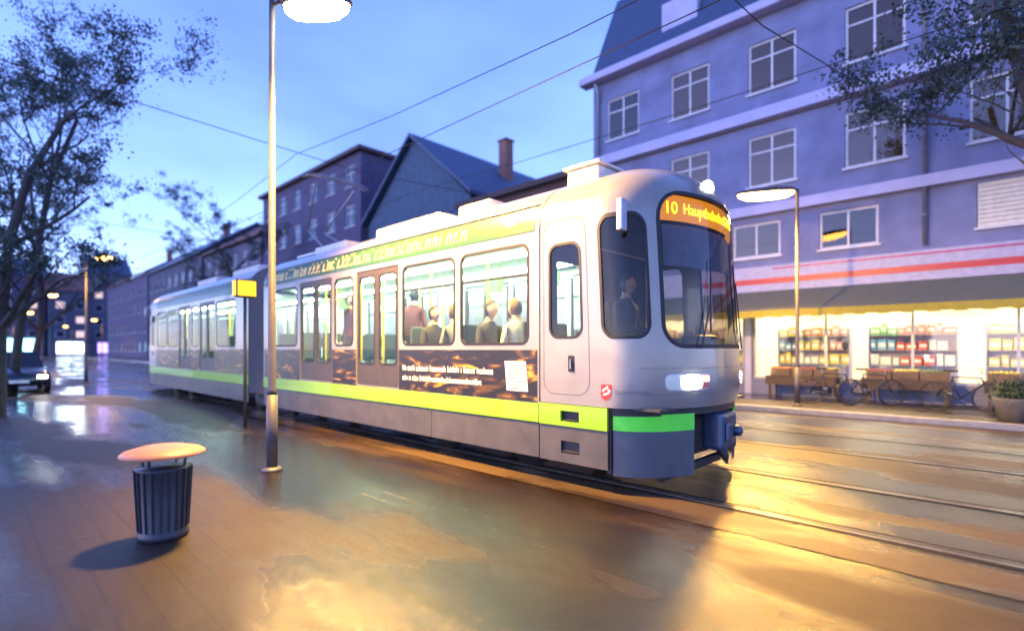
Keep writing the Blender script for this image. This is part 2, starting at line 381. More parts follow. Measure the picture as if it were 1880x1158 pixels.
    for sg in (-1, 1):
        def fa(u, v, off=0.0):
            p = f(u, 1.1, off-.055); return Vector((p.x, p.y, v))
        a0, a1 = sorted((sg*.52, sg*1.655))
        sheet('apron', [(a0, .20), (a1, .20), (a1, .70), (a0, .70)], [], fa, slate, root, .03, .07)
        sheet('apron_band', [(a0, .70), (a1, .70), (a1, .885), (a0, .885)], [], lambda u, v, off=0: fa(u, v, off+.004), limef, root, .03, .07)
        sheet('corner_post', [(sg*1.66, .22), (sg*1.72, .22), (sg*1.72, .95), (sg*1.66, .95)], [], lambda u, v, off=0: fa(u, v, off+.03), blk, root, .04, .07)
    cp = MB(); d = 1
    def lx(x): return -TL-x if flipx else x
    cp.box(lx(-.75), lx(-.22), -.16, .16, .48, .80, bev=.03); cp.box(lx(-.9), lx(-.25), -.09, .09, .40, .5, bev=.02)
    cpo = cp.build('coupler', mat('coupler_grey', (.2, .21, .23), .4, .5), root)
    hd = MB(); hd.box(lx(-.24), lx(.02), -.23, .23, .42, .86, bev=.05); hd.box(lx(.0), lx(.06), -.15, .02, .52, .74, bev=.03); hd.lathe([(.07, 0), (.06, .08), (.02, .10)], 14, 0, (lx(.02)-(.1 if flipx else 0), .11, .63), 'x')
    hd.build('coupler_head', mat('coupler_blue', (.04, .07, .13), .35, .5), cpo)
    hk = MB(); hk.tube([(lx(-.08), -.05, .45), (lx(-.02), -.05, .34), (lx(.0), -.05, .25)], [.07, .05, .015], 10); hk.build('coupler_hook', blk, cpo)
    ub = MB(); ub.box(lx(-.62), lx(-.50), -.62, .62, .26, .88); ub.box(lx(-.50), lx(-.42), -.85, .85, .10, .20, bev=.02); ub.build('underframe', dark, root)
    # cab inside: floor, desk, seat back, bulkhead with an opening to the saloon, blind
    cb = MB(); cb.box(lx(-.25), lx(XE), -1.2, 1.2, .93, .96); cb.box(lx(XE-.01), lx(XE-.05), -1.27, -.98, .96, 3.0); cb.box(lx(XE-.01), lx(XE-.05), -.2, 1.27, .96, 3.0); cb.box(lx(XE-.01), lx(XE-.05), -.98, -.2, 2.72, 3.0); cb.box(lx(XE-.01), lx(XE-.05), -.98, -.2, .96, 1.45)
    cb.build('bulkhead', cabdark, root)
    ds = MB(); ds.box(lx(-.28), lx(-.75), -.95, .95, 1.0, 1.56, bev=.05); ds.box(lx(-.36), lx(-.66), .1, .75, 1.56, 1.78, bev=.09); ds.box(lx(-.45), lx(-.7), -.85, -.35, 1.56, 1.64, bev=.03)
    ds.build('driver_desk', mat('desk_grey', (.10, .10, .12), .45), root)
    st = MB(); st.box(lx(-1.42), lx(-1.54), -.42, .08, 1.32, 2.02, bev=.05); st.box(lx(-1.1), lx(-1.52), -.42, .08, 1.2, 1.32, bev=.04); st.box(lx(-1.25), lx(-1.4), -.22, -.12, .96, 1.2); st.box(lx(-1.44), lx(-1.53), -.3, -.04, 2.04, 2.24, bev=.03); st.build('driver_seat', cabdark, root)
    bl = sheet('sun_blind', [(-.86, 2.52), (.86, 2.52), (.86, 2.98), (-.86, 2.98)], [], lambda u, v, off=0: f(u, v, off-.07), mat('blind_cloth', (.30, .30, .36), .8), root, .004, .1)
    # wipers, camera mirror stubs
    wp = MB()
    for sg in (-1, 1): wp.tube([f(sg*.5, 1.60, .03), f(sg*.34, 2.1, .03), f(sg*.30, 2.4, .025)], .008, 6); wp.tube([f(sg*.33, 1.78, .012), f(sg*.28, 2.62, .012)], .009, 6)
    wp.build('wiper', blk, root)
    for sg in (-1, 1):
        mm = MB(); b0 = f(sg*1.42, 3.22, .0); b1 = f(sg*1.38, 3.16, .13)
        mm.tube([b0, b1], .022, 8)
        M = Matrix.Translation(f(sg*1.38, 3.02, .13)); mm.box(-.035, .035, -.06, .06, -.17, .17, 0, M, .02); mm.build('mirror', mat('mirror_housing', (.42, .44, .5), .3, .2), root)
    if not flipx:
        # dark strips of plain lettering and the red shield on the nose
        logo = sheet('shield_badge', [(-1.79, 1.205), (-1.79, 1.085), (-1.755, 1.045), (-1.715, 1.03), (-1.675, 1.045), (-1.64, 1.085), (-1.64, 1.205)], [], lambda u, v, off=0: f(u, v, off+.004), mat('badge_red', (.75, .03, .02), .4), root, 0, .05)
        mk = MB()
        for a in ((-1.77, 1.13, -1.70, 1.185), (-1.70, 1.155, -1.655, 1.125), (-1.755, 1.09, -1.675, 1.115)):
            u0, v0, u1, v1 = a; dx, dy = u1-u0, v1-v0; l = math.hypot(dx, dy); nx, ny = -dy/l*.011, dx/l*.011
            mk.add([f(u0+nx, v0+ny, .007), f(u0-nx, v0-ny, .007), f(u1-nx, v1-ny, .007), f(u1+nx, v1+ny, .007)], [(0, 1, 2, 3)])
        mk.build('shield_mark', mat('white_mark', (.85, .85, .85), .4), logo)
        lg = mat('grey_lettering', (.16, .16, .18), .4)
        text('operator_lettering', 'Hannoversche', .085, lg, root, lambda c: f(-1.60+c.x, 1.105+c.y, .004+c.z), .0005)
        text('roof_lettering', 'ÜSTRA', .165, mat('pale_grey_lettering', (.33, .33, .34), .4), root, lambda c: f(-2.50+c.x, 3.24+c.y, .004+c.z), .0005, (1, .82))
        # destination display behind the top of the windscreen
        amb = mat('display_amber', (.02, .01, .0), .4, emit=(1, .33, .0), es=.85)
        dsp = sheet('destination_display', rrect(-.93, .93, 3.02, 3.33, .05, 4, .22), [], lambda u, v, off=0: f(u, v, off-.035), amb, root, .02, .08)
        led = mat('display_led', (.1, .05, .0), .4, emit=(1, .66, .01), es=4.0)
        text('display_text', 'Hauptbahnhof/ZOB', .19, led, dsp, lambda c: f(-.60+c.x, 3.09+c.y, -.026+c.z), .002, (.72, .95))
        text('route_number', '10', .22, led, dsp, lambda c: f(-.85+c.x, 3.08+c.y, -.026+c.z), .002, (.82, .95))
cab(tram); cab(tram, True)
# ---- saloon
XB0, XB1 = XE-.02, -TL-XE+.02                  # saloon from front cab to rear cab (local x)
JX0, JX1 = sx(12.75), sx(13.75)               # articulation
def roofprof(off=0.0, n=14, v0=3.05):
    out = []
    for i in range(-n, n+1):
        v = 3.05+1.45*(1-abs(i)/n); t = (v-3.05)/1.45*pi/2; e = 2/2.3
        out.append(((1 if i > 0 else -1)*(WB+off)*max(0, cos(t))**e if i else 0.0, 3.05+(.78+off)*sin(t)**e))
    return out
WZ0, WZ1 = 1.66, 2.92
wins_a = [(4.33, 5.62), (5.76, 7.05), (8.62, 9.30), (10.95, 12.45)]
doors_a = [(7.17, 8.50), (9.42, 10.80)]
mir = lambda l: [(TS+TS+TL-b, TS+TS+TL-a) for a, b in l]
wins_b, doors_b = mir(wins_a), mir(doors_a)
LBL = mat('advert_black', (.012, .010, .008), .3, coat=.4)
def advertmat():
    m = bpy.data.materials.new('advert_print'); m.use_nodes = True; n = m.node_tree; b = n.nodes['Principled BSDF']
    t = n.nodes.new('ShaderNodeTexCoord'); mp_ = n.nodes.new('ShaderNodeMapping'); mp_.inputs['Scale'].default_value = (.9, 1, 3.4)
    a = n.nodes.new('ShaderNodeTexNoise'); a.inputs['Scale'].default_value = 1.7; a.inputs['Detail'].default_value = 5; a.inputs['Distortion'].default_value = 1.5
    r = n.nodes.new('ShaderNodeValToRGB'); e = r.color_ramp.elements; e[0].position = .50; e[0].color = (.010, .007, .004, 1); e[1].position = .60; e[1].color = (.09, .045, .006, 1)
    x = e.new(.68); x.color = (.62, .30, .02, 1)
    n.links.new(t.outputs['Object'], mp_.inputs[0]); n.links.new(mp_.outputs[0], a.inputs['Vector']); n.links.new(a.outputs[0], r.inputs[0]); n.links.new(r.outputs[0], b.inputs['Base Color'])
    b.inputs['Roughness'].default_value = .3; return m
advert = advertmat()
whitep = mat('white_print', (.8, .78, .72), .5); goldp = mat('gold_print', (.85, .62, .20), .45)
roofgreen = mat('roof_green', (.022, .085, .006), .4, coat=.3, var=.08)
def section(s0, s1, wins, doors, first):
    for sg in (-1, 1):
        fm = lambda u, v, off=0.0, sg=sg: Vector((sx(u), sg*(WB+off), v))
        holes = [rrect(a, b, WZ0, WZ1, .12, 5) for a, b in wins]+[rrect(a, b, .955, 2.98, .04, 3) for a, b in doors]
        wl = sheet('side_wall', [(s0, .935), (s1, .935), (s1, 3.05), (s0, 3.05)], holes, fm, [silver], tram, .045, None, False, flip=(sg > 0))
        for a, b in wins:
            g = sheet('window', rrect(a+.012, b-.012, WZ0+.012, WZ1-.012, .11, 5), [], lambda u, v, off=0, fm=fm: fm(u, v, off-.012), gl if sg < 0 else gl_far, tram, 0)
            sheet('gasket', rrect(a-.014, b+.014, WZ0-.014, WZ1+.014, .13, 5), [rrect(a+.022, b-.022, WZ0+.022, WZ1-.022, .10, 5)], lambda u, v, off=0, fm=fm: fm(u, v, off+.004), blk, g, .02)
            if b-a > 1: 
                tb = MB(); tb.box(sx(a+.03), sx(b-.03), sg*(WB-.018), sg*(WB-.008), WZ1-.40, WZ1-.375); tb.build('transom', blk, g)
        for a, b in doors:
            mid = (a+b)/2
            for (c, d) in ((a+.006, mid-.004), (mid+.004, b-.006)):
                lf = sheet('door_leaf', rrect(c, d, .96, 2.975, .03, 3), [rrect(c+.075, d-.075, 1.34, 2.86, .09, 5)], lambda u, v, off=0, fm=fm: fm(u, v, off-.010), mat('door_brown', (.05, .04, .033), .45), tram, .03)
                sheet('pane', rrect(c+.08, d-.08, 1.345, 2.855, .085, 5), [], lambda u, v, off=0, fm=fm: fm(u, v, off-.022), gl if sg < 0 else gl_far, lf)
                sheet('seal', rrect(c+.055, d-.055, 1.32, 2.88, .10, 5), [rrect(c+.085, d-.085, 1.35, 2.85, .08, 5)], lambda u, v, off=0, fm=fm: fm(u, v, off-.006), blk, lf, .008)
        # skirt: lime band over silver panels
        cutm = [] 
        sk = MB()
        xs_ = [s0]+[x for x in (s0+2.15, s0+4.5, s0+6.7) if x < s1-.8]+[s1]
        for a, b in zip(xs_[:-1], xs_[1:]): sk.box(sx(a+.004), sx(b-.004), sg*(WB-.03), sg*WB, .26, .683, bev=.006)
        sk.build('skirt', silver_low, tram)
        st_ = MB(); st_.box(sx(s0), sx(s1), sg*(WB-.03), sg*(WB+.012), .69, .928, bev=.008); st_.build('lime_band', lime, tram)
        gt = MB()
        dd = sorted(doors); edges = [s0+.03]+[x for a, b in dd for x in (a-.01, b+.01)]+[s1-.05]
        for a, b in zip(edges[::2], edges[1::2]):
            sheet('advert_panel', [(a, .94), (b, .94), (b, 1.585), (a, 1.585)], [], lambda u, v, off=0, fm=fm: fm(u, v, off+.003), advert, tram)
        if first:
            rv = (lambda a: (lambda u, v, off=0.0: fm(a-u, v, off))) if sg < 0 else (lambda a: fm)
            glyphs('advert_lettering', 4.95, 7.05, 1.255, 1.345, rv(12.0), whitep, tram, 0, 3)
            glyphs('advert_lettering', 5.15, 7.05, 1.10, 1.185, rv(12.2), whitep, tram, 0, 5)
            ps = sheet('paper_notice', [(4.33, 1.06), (4.70, 1.06), (4.74, 1.44), (4.37, 1.44)], [], lambda u, v, off=0, fm=fm: fm(u, v, off+.006), whitep, tram, .002)
            for k in range(8):
                glyphs('notice_lines', 4.39, 4.68, 1.09+k*.041, 1.11+k*.041, lambda u, v, off=0, fm=fm: fm(u, v, off+.004), mat('ink', (.06, .05, .05), .6), ps, 0, 20+k)
    # roof with green advert band
    pr = roofprof(); n = len(pr); vs_ = [(sx(s0), y, z) for y, z in pr]+[(sx(s1), y, z) for y, z in pr]
    fs = [(i, i+n, i+1+n, i+1) for i in range(n-1)]
    obj('roof', vs_, fs, silver, tram, True)
    for sg in (-1, 1):
        def fr(u, v, off=0.0, sg=sg):
            t = (v-3.05)/1.45*pi/2; e = 2/2.3; return Vector((sx(u), sg*(WB+off)*cos(t)**e, 3.05+(.78+off)*sin(t)**e if t > 0 else 3.05))
        rb = sheet('roof_band', [(s0+.08, 3.06), (s1-.1, 3.06), (s1-.1, 3.40), (s0+.08, 3.40)], [], lambda u, v, off=0: fr(u, v, off+.006), roofgreen, tram, 0, .09, True)
        if first:
            glyphs('roof_lettering', 5.5, 12.2, 3.11, 3.36, lambda u, v, off=0: fr(u, v, .008+off), goldp, tram, 0, 11 if sg < 0 else 12, .3)
            mk = MB(); mk.add([fr(a, b, .011) for a, b in ((4.55, 3.18), (4.55, 3.30), (4.70, 3.33), (4.80, 3.24), (4.68, 3.15))], [(0, 1, 2, 3, 4)]); mk.build('roof_emblem', goldp, tram)
        gu = MB(); gu.tube([fr(s0+.05, 3.43, .012), fr(s1-.05, 3.43, .012)], .012, 6); gu.build('gutter', steel, tram)
    # inside
    x0, x1 = sx(s0), sx(s1)
    MB().box(x0, x1, -1.28, 1.28, .90, .935).build('floor', floor_in, tram)
    inn = MB(); inn.box(x0, x1, -1.27, 1.27, 3.0, 3.03); inn.box(x0, x1, -1.277, -1.27, 2.93, 3.0); inn.box(x0, x1, 1.27, 1.277, 2.93, 3.0)
    inn.build('ceiling', mint, tram)
    for sg in (-1, 1):
        l_ = MB(); l_.box(x0-.15, x1+.15, sg*.50, sg*.62, 2.965, 2.99, bev=.008); l_.build('ceiling_light', emat('saloon_light', (.76, 1.0, .80), SALOON), tram)
        ln = MB()
        for (a, b) in zip([s0]+[w_[1] for w_ in sorted(wins+doors)], [w_[0] for w_ in sorted(wins+doors)]+[s1]):
            if b-a > .04: ln.box(sx(a+.01), sx(b-.01), sg*1.272, sg*1.276, .935, 2.93)
        for a, b in wins: ln.box(sx(a), sx(b), sg*1.272, sg*1.276, .935, 1.64)
        ln.build('wall_lining', mint, tram)
SALOON = 34.0
section(4.15, 12.75, wins_a, doors_a, True)
section(13.75, TS+TS+TL-4.15, wins_b, doors_b, False)
# cab skirts
for s0, s1 in ((3.16, 4.14), (TS+TS+TL-4.14, TS+TS+TL-3.16)):
    for sg in (-1, 1):
        sheet('cab_skirt', [(s0, .26), (s1, .26), (s1, .683), (s0, .683)], [rrect(3.54, 3.81, .37, .515, .01, 2)] if s0 < 5 else [], lambda u, v, off=0, sg=sg: Vector((sx(u), sg*(WB+off), v)), silver_low, tram, .03, flip=sg > 0)
        sheet('cab_lime_band', [(s0, .69), (s1, .69), (s1, .943), (s0, .943)], [rrect(3.54, 3.81, .745, .87, .01, 2)] if s0 < 5 else [], lambda u, v, off=0, sg=sg: Vector((sx(u), sg*(WB+.012+off), v)), lime, tram, .035, flip=sg > 0)
        if s0 < 5:
            b_ = MB(); b_.box(sx(3.52), sx(3.83), sg*1.26, sg*1.285, .35, .90); b_.box(sx(3.55), sx(3.80), sg*1.285, sg*1.318, .755, .768); b_.box(sx(3.55), sx(3.80), sg*1.285, sg*1.318, .385, .40); b_.build('step_recess', dark, tram)
# bellows
bw = MB()
nb = 14; ringp = [(-(WB-.02), .5)]+[(y*.985, z-.01) for y, z in roofprof()]+[(WB-.02, .5)]
vs_ = []; n = len(ringp)
for i in range(nb*2+1):
    x = JX0+(JX1-JX0)*i/(nb*2); k = 1.0 if i % 2 == 0 else .955
    vs_ += [(x, y*k, .5+(z-.5)*(k*.6+.4)) for y, z in ringp]
bw.add(vs_, [(i*n+j, i*n+j+1, (i+1)*n+j+1, (i+1)*n+j) for i in range(nb*2) for j in range(n-1)])
bw.build('bellows', mat('bellows_rubber', (.12, .12, .13), .7), tram)
MB().box(JX0, JX1, -1.1, 1.1, .9, .935).build('floor', floor_in, tram)
# running gear
ug = MB(); ug.box(sx(4.2), sx(12.6), -1.05, 1.05, .42, .88); ug.box(sx(13.9), sx(22.8), -1.05, 1.05, .42, .88); ug.build('underframe', dark, tram)
for sc in (5.6, 13.25, 21.2):
    bg_ = MB(); bg_.box(sx(sc-1.25), sx(sc+1.25), -.85, -.72, .3, .5, bev=.03); bg_.box(sx(sc-1.25), sx(sc+1.25), .72, .85, .3, .5, bev=.03); bg_.box(sx(sc-.2), sx(sc+.2), -.7, .7, .3, .42); bg = bg_.build('bogie', dark, tram)
    for dx in (-.9, .9):
        for sg in (-1, 1):
            wh = MB(); wh.lathe([(.10, -.07), (.33, -.07), (.36, .07), (.12, .07)] if sg > 0 else [(.12, -.07), (.36, -.07), (.33, .07), (.10, .07)], 24, 0, (sx(sc+dx), sg*.8, .34), 'y'); wh.build('wheel', rail_m, bg, True)
# roof gear
RB = mat('roof_box_paint', (.62, .60, .56), .4, var=.1)
b_ = MB(); b_.box(sx(3.64), sx(4.12), -.80, -.28, 3.60, 3.90, bev=.03); b_.box(sx(3.60), sx(4.16), -.84, -.24, 3.90, 3.94, bev=.01)
for k in range(3): b_.box(sx(3.70+k*.13), sx(3.76+k*.13), -.81, -.795, 3.74, 3.86)
b_.build('air_conditioning_box', RB, tram)
for a, b, h in ((5.75, 6.5, 3.93), (7.0, 9.0, 3.95), (10.2, 11.6, 3.93), (15, 17, 3.95), (18.5, 20.5, 3.95)):
    q = MB(); q.box(sx(a), sx(b), -.62, .62, 3.76, h, bev=.04)
    for k in range(int((b-a)/.2)): q.box(sx(a+.08+k*.2), sx(a+.12+k*.2), -.63, .63, 3.80, h-.02)
    q.build('roof_equipment_box', RB, tram)
pg = MB(); bx = sx(11.9)
pg.box(bx-.9, bx+.5, -.5, -.44, 3.85, 3.9); pg.box(bx-.9, bx+.5, .44, .5, 3.85, 3.9)
for sg in (-1, 1): pg.tube([(bx+.4, sg*.4, 3.9), (bx-.9, sg*.22, 4.6), (bx+.1, sg*.5, 5.55)], .022, 6)
pg.tube([(bx+.1, -.8, 5.6), (bx+.1, -.6, 5.68), (bx+.1, .6, 5.68), (bx+.1, .8, 5.6)], .02, 6); pg.tube([(bx+.25, -.8, 5.6), (bx+.25, -.6, 5.68), (bx+.25, .6, 5.68), (bx+.25, .8, 5.6)], .02, 6)
pg.build('pantograph', steel, tram)
# seats and grab poles inside
def seat_mesh():
    m = MB(); m.box(-.22, .22, -.22, .22, .40, .46, bev=.03); m.box(-.26, -.20, -.22, .22, .44, 1.02, bev=.03)
    m.box(-.05, .05, -.05, .05, 0, .4, 1); return m
seat0 = None
seat_rows = [(s, y, f_) for s, f_ in ((4.75, 0), (5.45, 1), (6.05, 0), (6.75, 1), (11.2, 0), (11.9, 1)) for y in (-1.0, -.52, .52, 1.0)]
seat_rows += [(TS+TS+TL-s, y, f_) for s, y, f_ in seat_rows]
for s, y, f_ in seat_rows:
    if seat0 is None: seat0 = seat_mesh().build('seat', [seatm, steel], tram); so_ = seat0
    else: so_ = seat0.copy(); COL.objects.link(so_); so_.parent = tram
    so_.location = (sx(s), y, .935); so_.rotation_euler = (0, 0, pi if f_ == 0 else 0)
for s in (7.1, 8.56, 9.36, 10.86, 4.4, 5.7, 12.0, 14.6, 15.9, 18.4, 19.9, 21.4):
    for y in (-.72, .72):
        p_ = MB(); p_.tube([(sx(s), y, .935), (sx(s), y, 2.98)], .018, 8); p_.build('grab_pole', yellowm, tram, True)
for y in (-.45, .45):
    p_ = MB(); p_.tube([(XB0-.1, y, 2.72), (sx(12.7), y, 2.72)], .016, 8); p_.tube([(sx(13.8), y, 2.72), (XB1+.1, y, 2.72)], .016, 8); p_.build('hand_rail', steel, tram, True)
for s in (5.1, 6.3, 11.4, 15.2):
    a_ = MB(); a_.box(sx(s-.22), sx(s+.22), -.012, .012, 2.55, 2.78, bev=.004); a_.build('hanging_poster', mat('poster_green', (.2, .5, .12), .5), tram)
nt_ = MB(); nt_.box(XE-.07, XE-.065, .1, .5, 2.3, 2.75); nt_.build('hanging_poster', mat('poster_orange', (.8, .3, .03), .5), tram)
# ================================================================== PEOPLE
def person(loc, rz, label, jacket, trousers, hair, skin=(.55, .34, .24), grp=None, lean=.05, standing=False, turn=0.0):
    root = empty('person', loc, label, 'person', grp, rz)
    # skeleton, metres, seated with hips at z=.5 facing +x
    h = .50 if not standing else .95
    if standing: legs = lambda s: [(.0, s*.10, h-.02, .10), (.04, s*.11, .52, .075), (.0, s*.11, .10, .05), (.12, s*.12, .04, .045)]
    else: legs = lambda s: [(.02, s*.10, h-.01, .095), (.42, s*.11, h+.02, .07), (.44, s*.11, .12, .05), (.55, s*.12, .045, .042)]
    sp = [(0, 0, h, .15), (lean*.4, 0, h+.2, .135), (lean, 0, h+.42, .15), (lean, 0, h+.53, .09), (lean+.01, 0, h+.60, .058), (lean+.02, 0, h+.66, .06)]
    V = [Vector(p[:3]) for p in sp]; RR = [p[3] for p in sp]; E = [(i, i+1) for i in range(5)]
    for s in (-1, 1):
        b = len(V); ch = legs(s)
        for p in ch: V.append(Vector(p[:3])); RR.append(p[3])
        E += [(0, b)]+[(b+i, b+i+1) for i in range(3)]
        b = len(V)
        ar = [(lean, s*.19, h+.44, .065), (lean+.04, s*.24, h+.17, .048), (.30+lean, s*.13, h+.10, .034), (.36+lean, s*.11, h+.10, .03)] if not standing else [(lean, s*.19, h+.44, .065), (lean-.02, s*.25, h+.16, .048), (lean+.06, s*.25, h-.08, .034), (lean+.09, s*.25, h-.14, .03)]
        for p in ar: V.append(Vector(p[:3])); RR.append(p[3])
        E += [(2, b)]+[(b+i, b+i+1) for i in range(3)]
    me = bpy.data.meshes.new('body'); me.from_pydata([tuple(v) for v in V], E, []); o = bpy.data.objects.new('body', me); COL.objects.link(o)
    sk = o.modifiers.new('skin', 'SKIN'); sv = me.skin_vertices[0].data
    for i, r in enumerate(RR): sv[i].radius = (r, r*(1.25 if i in (1, 2) else 1)) if i < 4 else (r, r)
    sv[0].use_root = True
    sb = o.modifiers.new('sub', 'SUBSURF'); sb.levels = 2; sb.render_levels = 2
    C.view_layer.update(); m2 = bpy.data.meshes.new_from_object(o.evaluated_get(C.evaluated_depsgraph_get())); bpy.data.objects.remove(o)
    bm = bmesh.new(); bm.from_mesh(m2)
    for f in bm.faces:
        z = f.calc_center_median(); f.material_index = 0
        if z.z > h+.55: f.material_index = 2
        elif (z-Vector((z.x, 0, 0))).length < 0: pass
        elif z.z < h-.02 or (not standing and z.x > .12 and z.z < h+.09 and abs(z.y) > .0 and z.z < h+.085): f.material_index = 1
        if z.z < .12: f.material_index = 3
    # head: skull, jaw, brow, nose, ears on the neck
    hc = Vector((lean+.045, 0, h+.725)); b = bmesh.ops.create_uvsphere(bm, u_segments=20, v_segments=16, radius=1)
    fset = set()
    for v in b['verts']:
        x, y, z = v.co; j = 1-.28*max(0, -z)**1.5
        X = .098*x*(1-.06*max(0, -z)); Y = .077*y*j; Z = .122*z
        if x > .5 and abs(y) < .22 and -.45 < z < .15: X += .022*(1-abs(y)/.22)*(1-abs(z+.15)/.35 if abs(z+.15) < .35 else 0)
        if x > .6 and .1 < abs(y) < .55 and .0 < z < .22: X -= .008
        if x > .5 and z < -.7: X += .012
        if abs(y) > .93 and abs(x) < .3: Y *= 1.10
        v.co = Matrix.Rotation(turn, 3, 'Z') @ Vector((X, Y, Z))+hc
        for f in v.link_faces: fset.add(f)
    for f in fset: f.material_index = 2; f.smooth = True
    for s in (-1, 1):   # hands with five fingers
        wr = Vector((.36+lean, s*.11, h+.10)) if not standing else Vector((lean+.09, s*.25, h-.14)); d = Vector((1, -s*.15, -.12)).normalized() if not standing else Vector((.2, 0, -1)).normalized()
        side = d.cross(Vector((0, 0, 1))).normalized() if not standing else Vector((1, 0, .2)).normalized()
        t = MB(); t.tube([wr, wr+d*.045, wr+d*.09], [.027, .036, .03], 8)
        for k, ln in enumerate((.068, .078, .073, .058)):
            a = wr+d*.085+side*(k-1.5)*.018; t.tube([a, a+d*ln*.5+Vector((0, 0, .004)), a+d*ln-Vector((0, 0, .018))], [.009, .008, .006], 6)
        a = wr+d*.03-side*.03; t.tube([a, a+d*.03-side*.022, a+d*.055-side*.026], [.011, .01, .007], 6)
        vv = [bm.verts.new(x) for x in t.v]
        for f in t.f:
            nf = bm.faces.new([vv[i] for i in f]); nf.material_index = 2; nf.smooth = True
    for f in bm.faces: f.smooth = True
    mis = [f.material_index for f in bm.faces]; bm.to_mesh(m2); bm.free(); m2.materials.clear()
    for mm_ in (mat('cloth_%s' % label[:18], jacket, .85, bump=.2), mat('trouser_%s' % label[:18], trousers, .85), mat('skin', skin, .55, var=.06), mat('shoe', (.02, .02, .02), .5)): m2.materials.append(mm_)
    for p_, k_ in zip(m2.polygons, mis): p_.material_index = k_
    bo = link(bpy.data.objects.new('body', m2), root)
    hb = MB(); vs_ = []; fs = []
    bm = bmesh.new(); bmesh.ops.create_uvsphere(bm, u_segments=18, v_segments=12, radius=1)
    bmesh.ops.delete(bm, geom=[v for v in bm.verts if v.co.z < (.30 if v.co.x > .25 else -.72) or (v.co.x > .72 and v.co.z < .55)], context='VERTS')
    for v in bm.verts: v.co = Matrix.Rotation(turn, 3, 'Z') @ Vector((.114*v.co.x-.008, .093*v.co.y, .140*v.co.z+R.uniform(-.003, .003)))+hc
    hm = bpy.data.meshes.new('hair'); bm.to_mesh(hm); bm.free(); hm.materials.append(mat('hair_%s' % str(hair), hair, .7, bump=.5, bscale=150))
    for p in hm.polygons: p.use_smooth = True
    ho = link(bpy.data.objects.new('hair', hm), root)
    for s in (-1, 1):
        e = MB(); e.lathe([(.003, -.004), (.010, 0), (.003, .006)], 8, 0, (Matrix.Rotation(turn, 3, 'Z') @ Vector((.088, s*.03, .012)))+hc, 'x'); e.build('eye', blk, root)
    return root
def seatpos(s, y): return W(s, TD+y, .935)
person(W(3.68, TD-.17, .935+.28), 0, 'driver in a dark uniform jacket seated at the desk in the tram cab', (.03, .035, .06), (.02, .02, .03), (.05, .035, .02))
person(seatpos(4.78, -1.0), pi, 'passenger in a cream coat sitting by the first tram window', (.62, .54, .40), (.04, .04, .05), (.16, .09, .04), grp=None)
person(seatpos(5.42, -1.0), 0, 'passenger in a dark coat facing forward behind the first tram window', (.03, .03, .035), (.03, .03, .04), (.03, .02, .015))
person(seatpos(5.42, -.52), 0, 'passenger in an orange scarf-coloured jumper on the aisle seat of the first tram window', (.60, .28, .16), (.05, .05, .1), (.12, .06, .03))
person(seatpos(6.08, -1.0), pi, 'passenger in a grey coat behind the second tram window, back to the driver', (.14, .15, .17), (.03, .03, .04), (.06, .05, .04))
person(seatpos(6.72, -1.0), 0, 'passenger in a black jacket facing forward behind the second tram window', (.02, .02, .025), (.04, .04, .06), (.02, .015, .01))
person(W(8.15, TD-.35, .935), pi/2+.4, 'standing passenger in a red brown jacket behind the front tram door', (.28, .07, .05), (.03, .03, .04), (.04, .03, .02), standing=True)
person(W(9.9, TD-.6, .935), -pi/2, 'standing passenger in a pale green coat behind the second tram door', (.35, .45, .35), (.03, .03, .05), (.10, .07, .05), standing=True)
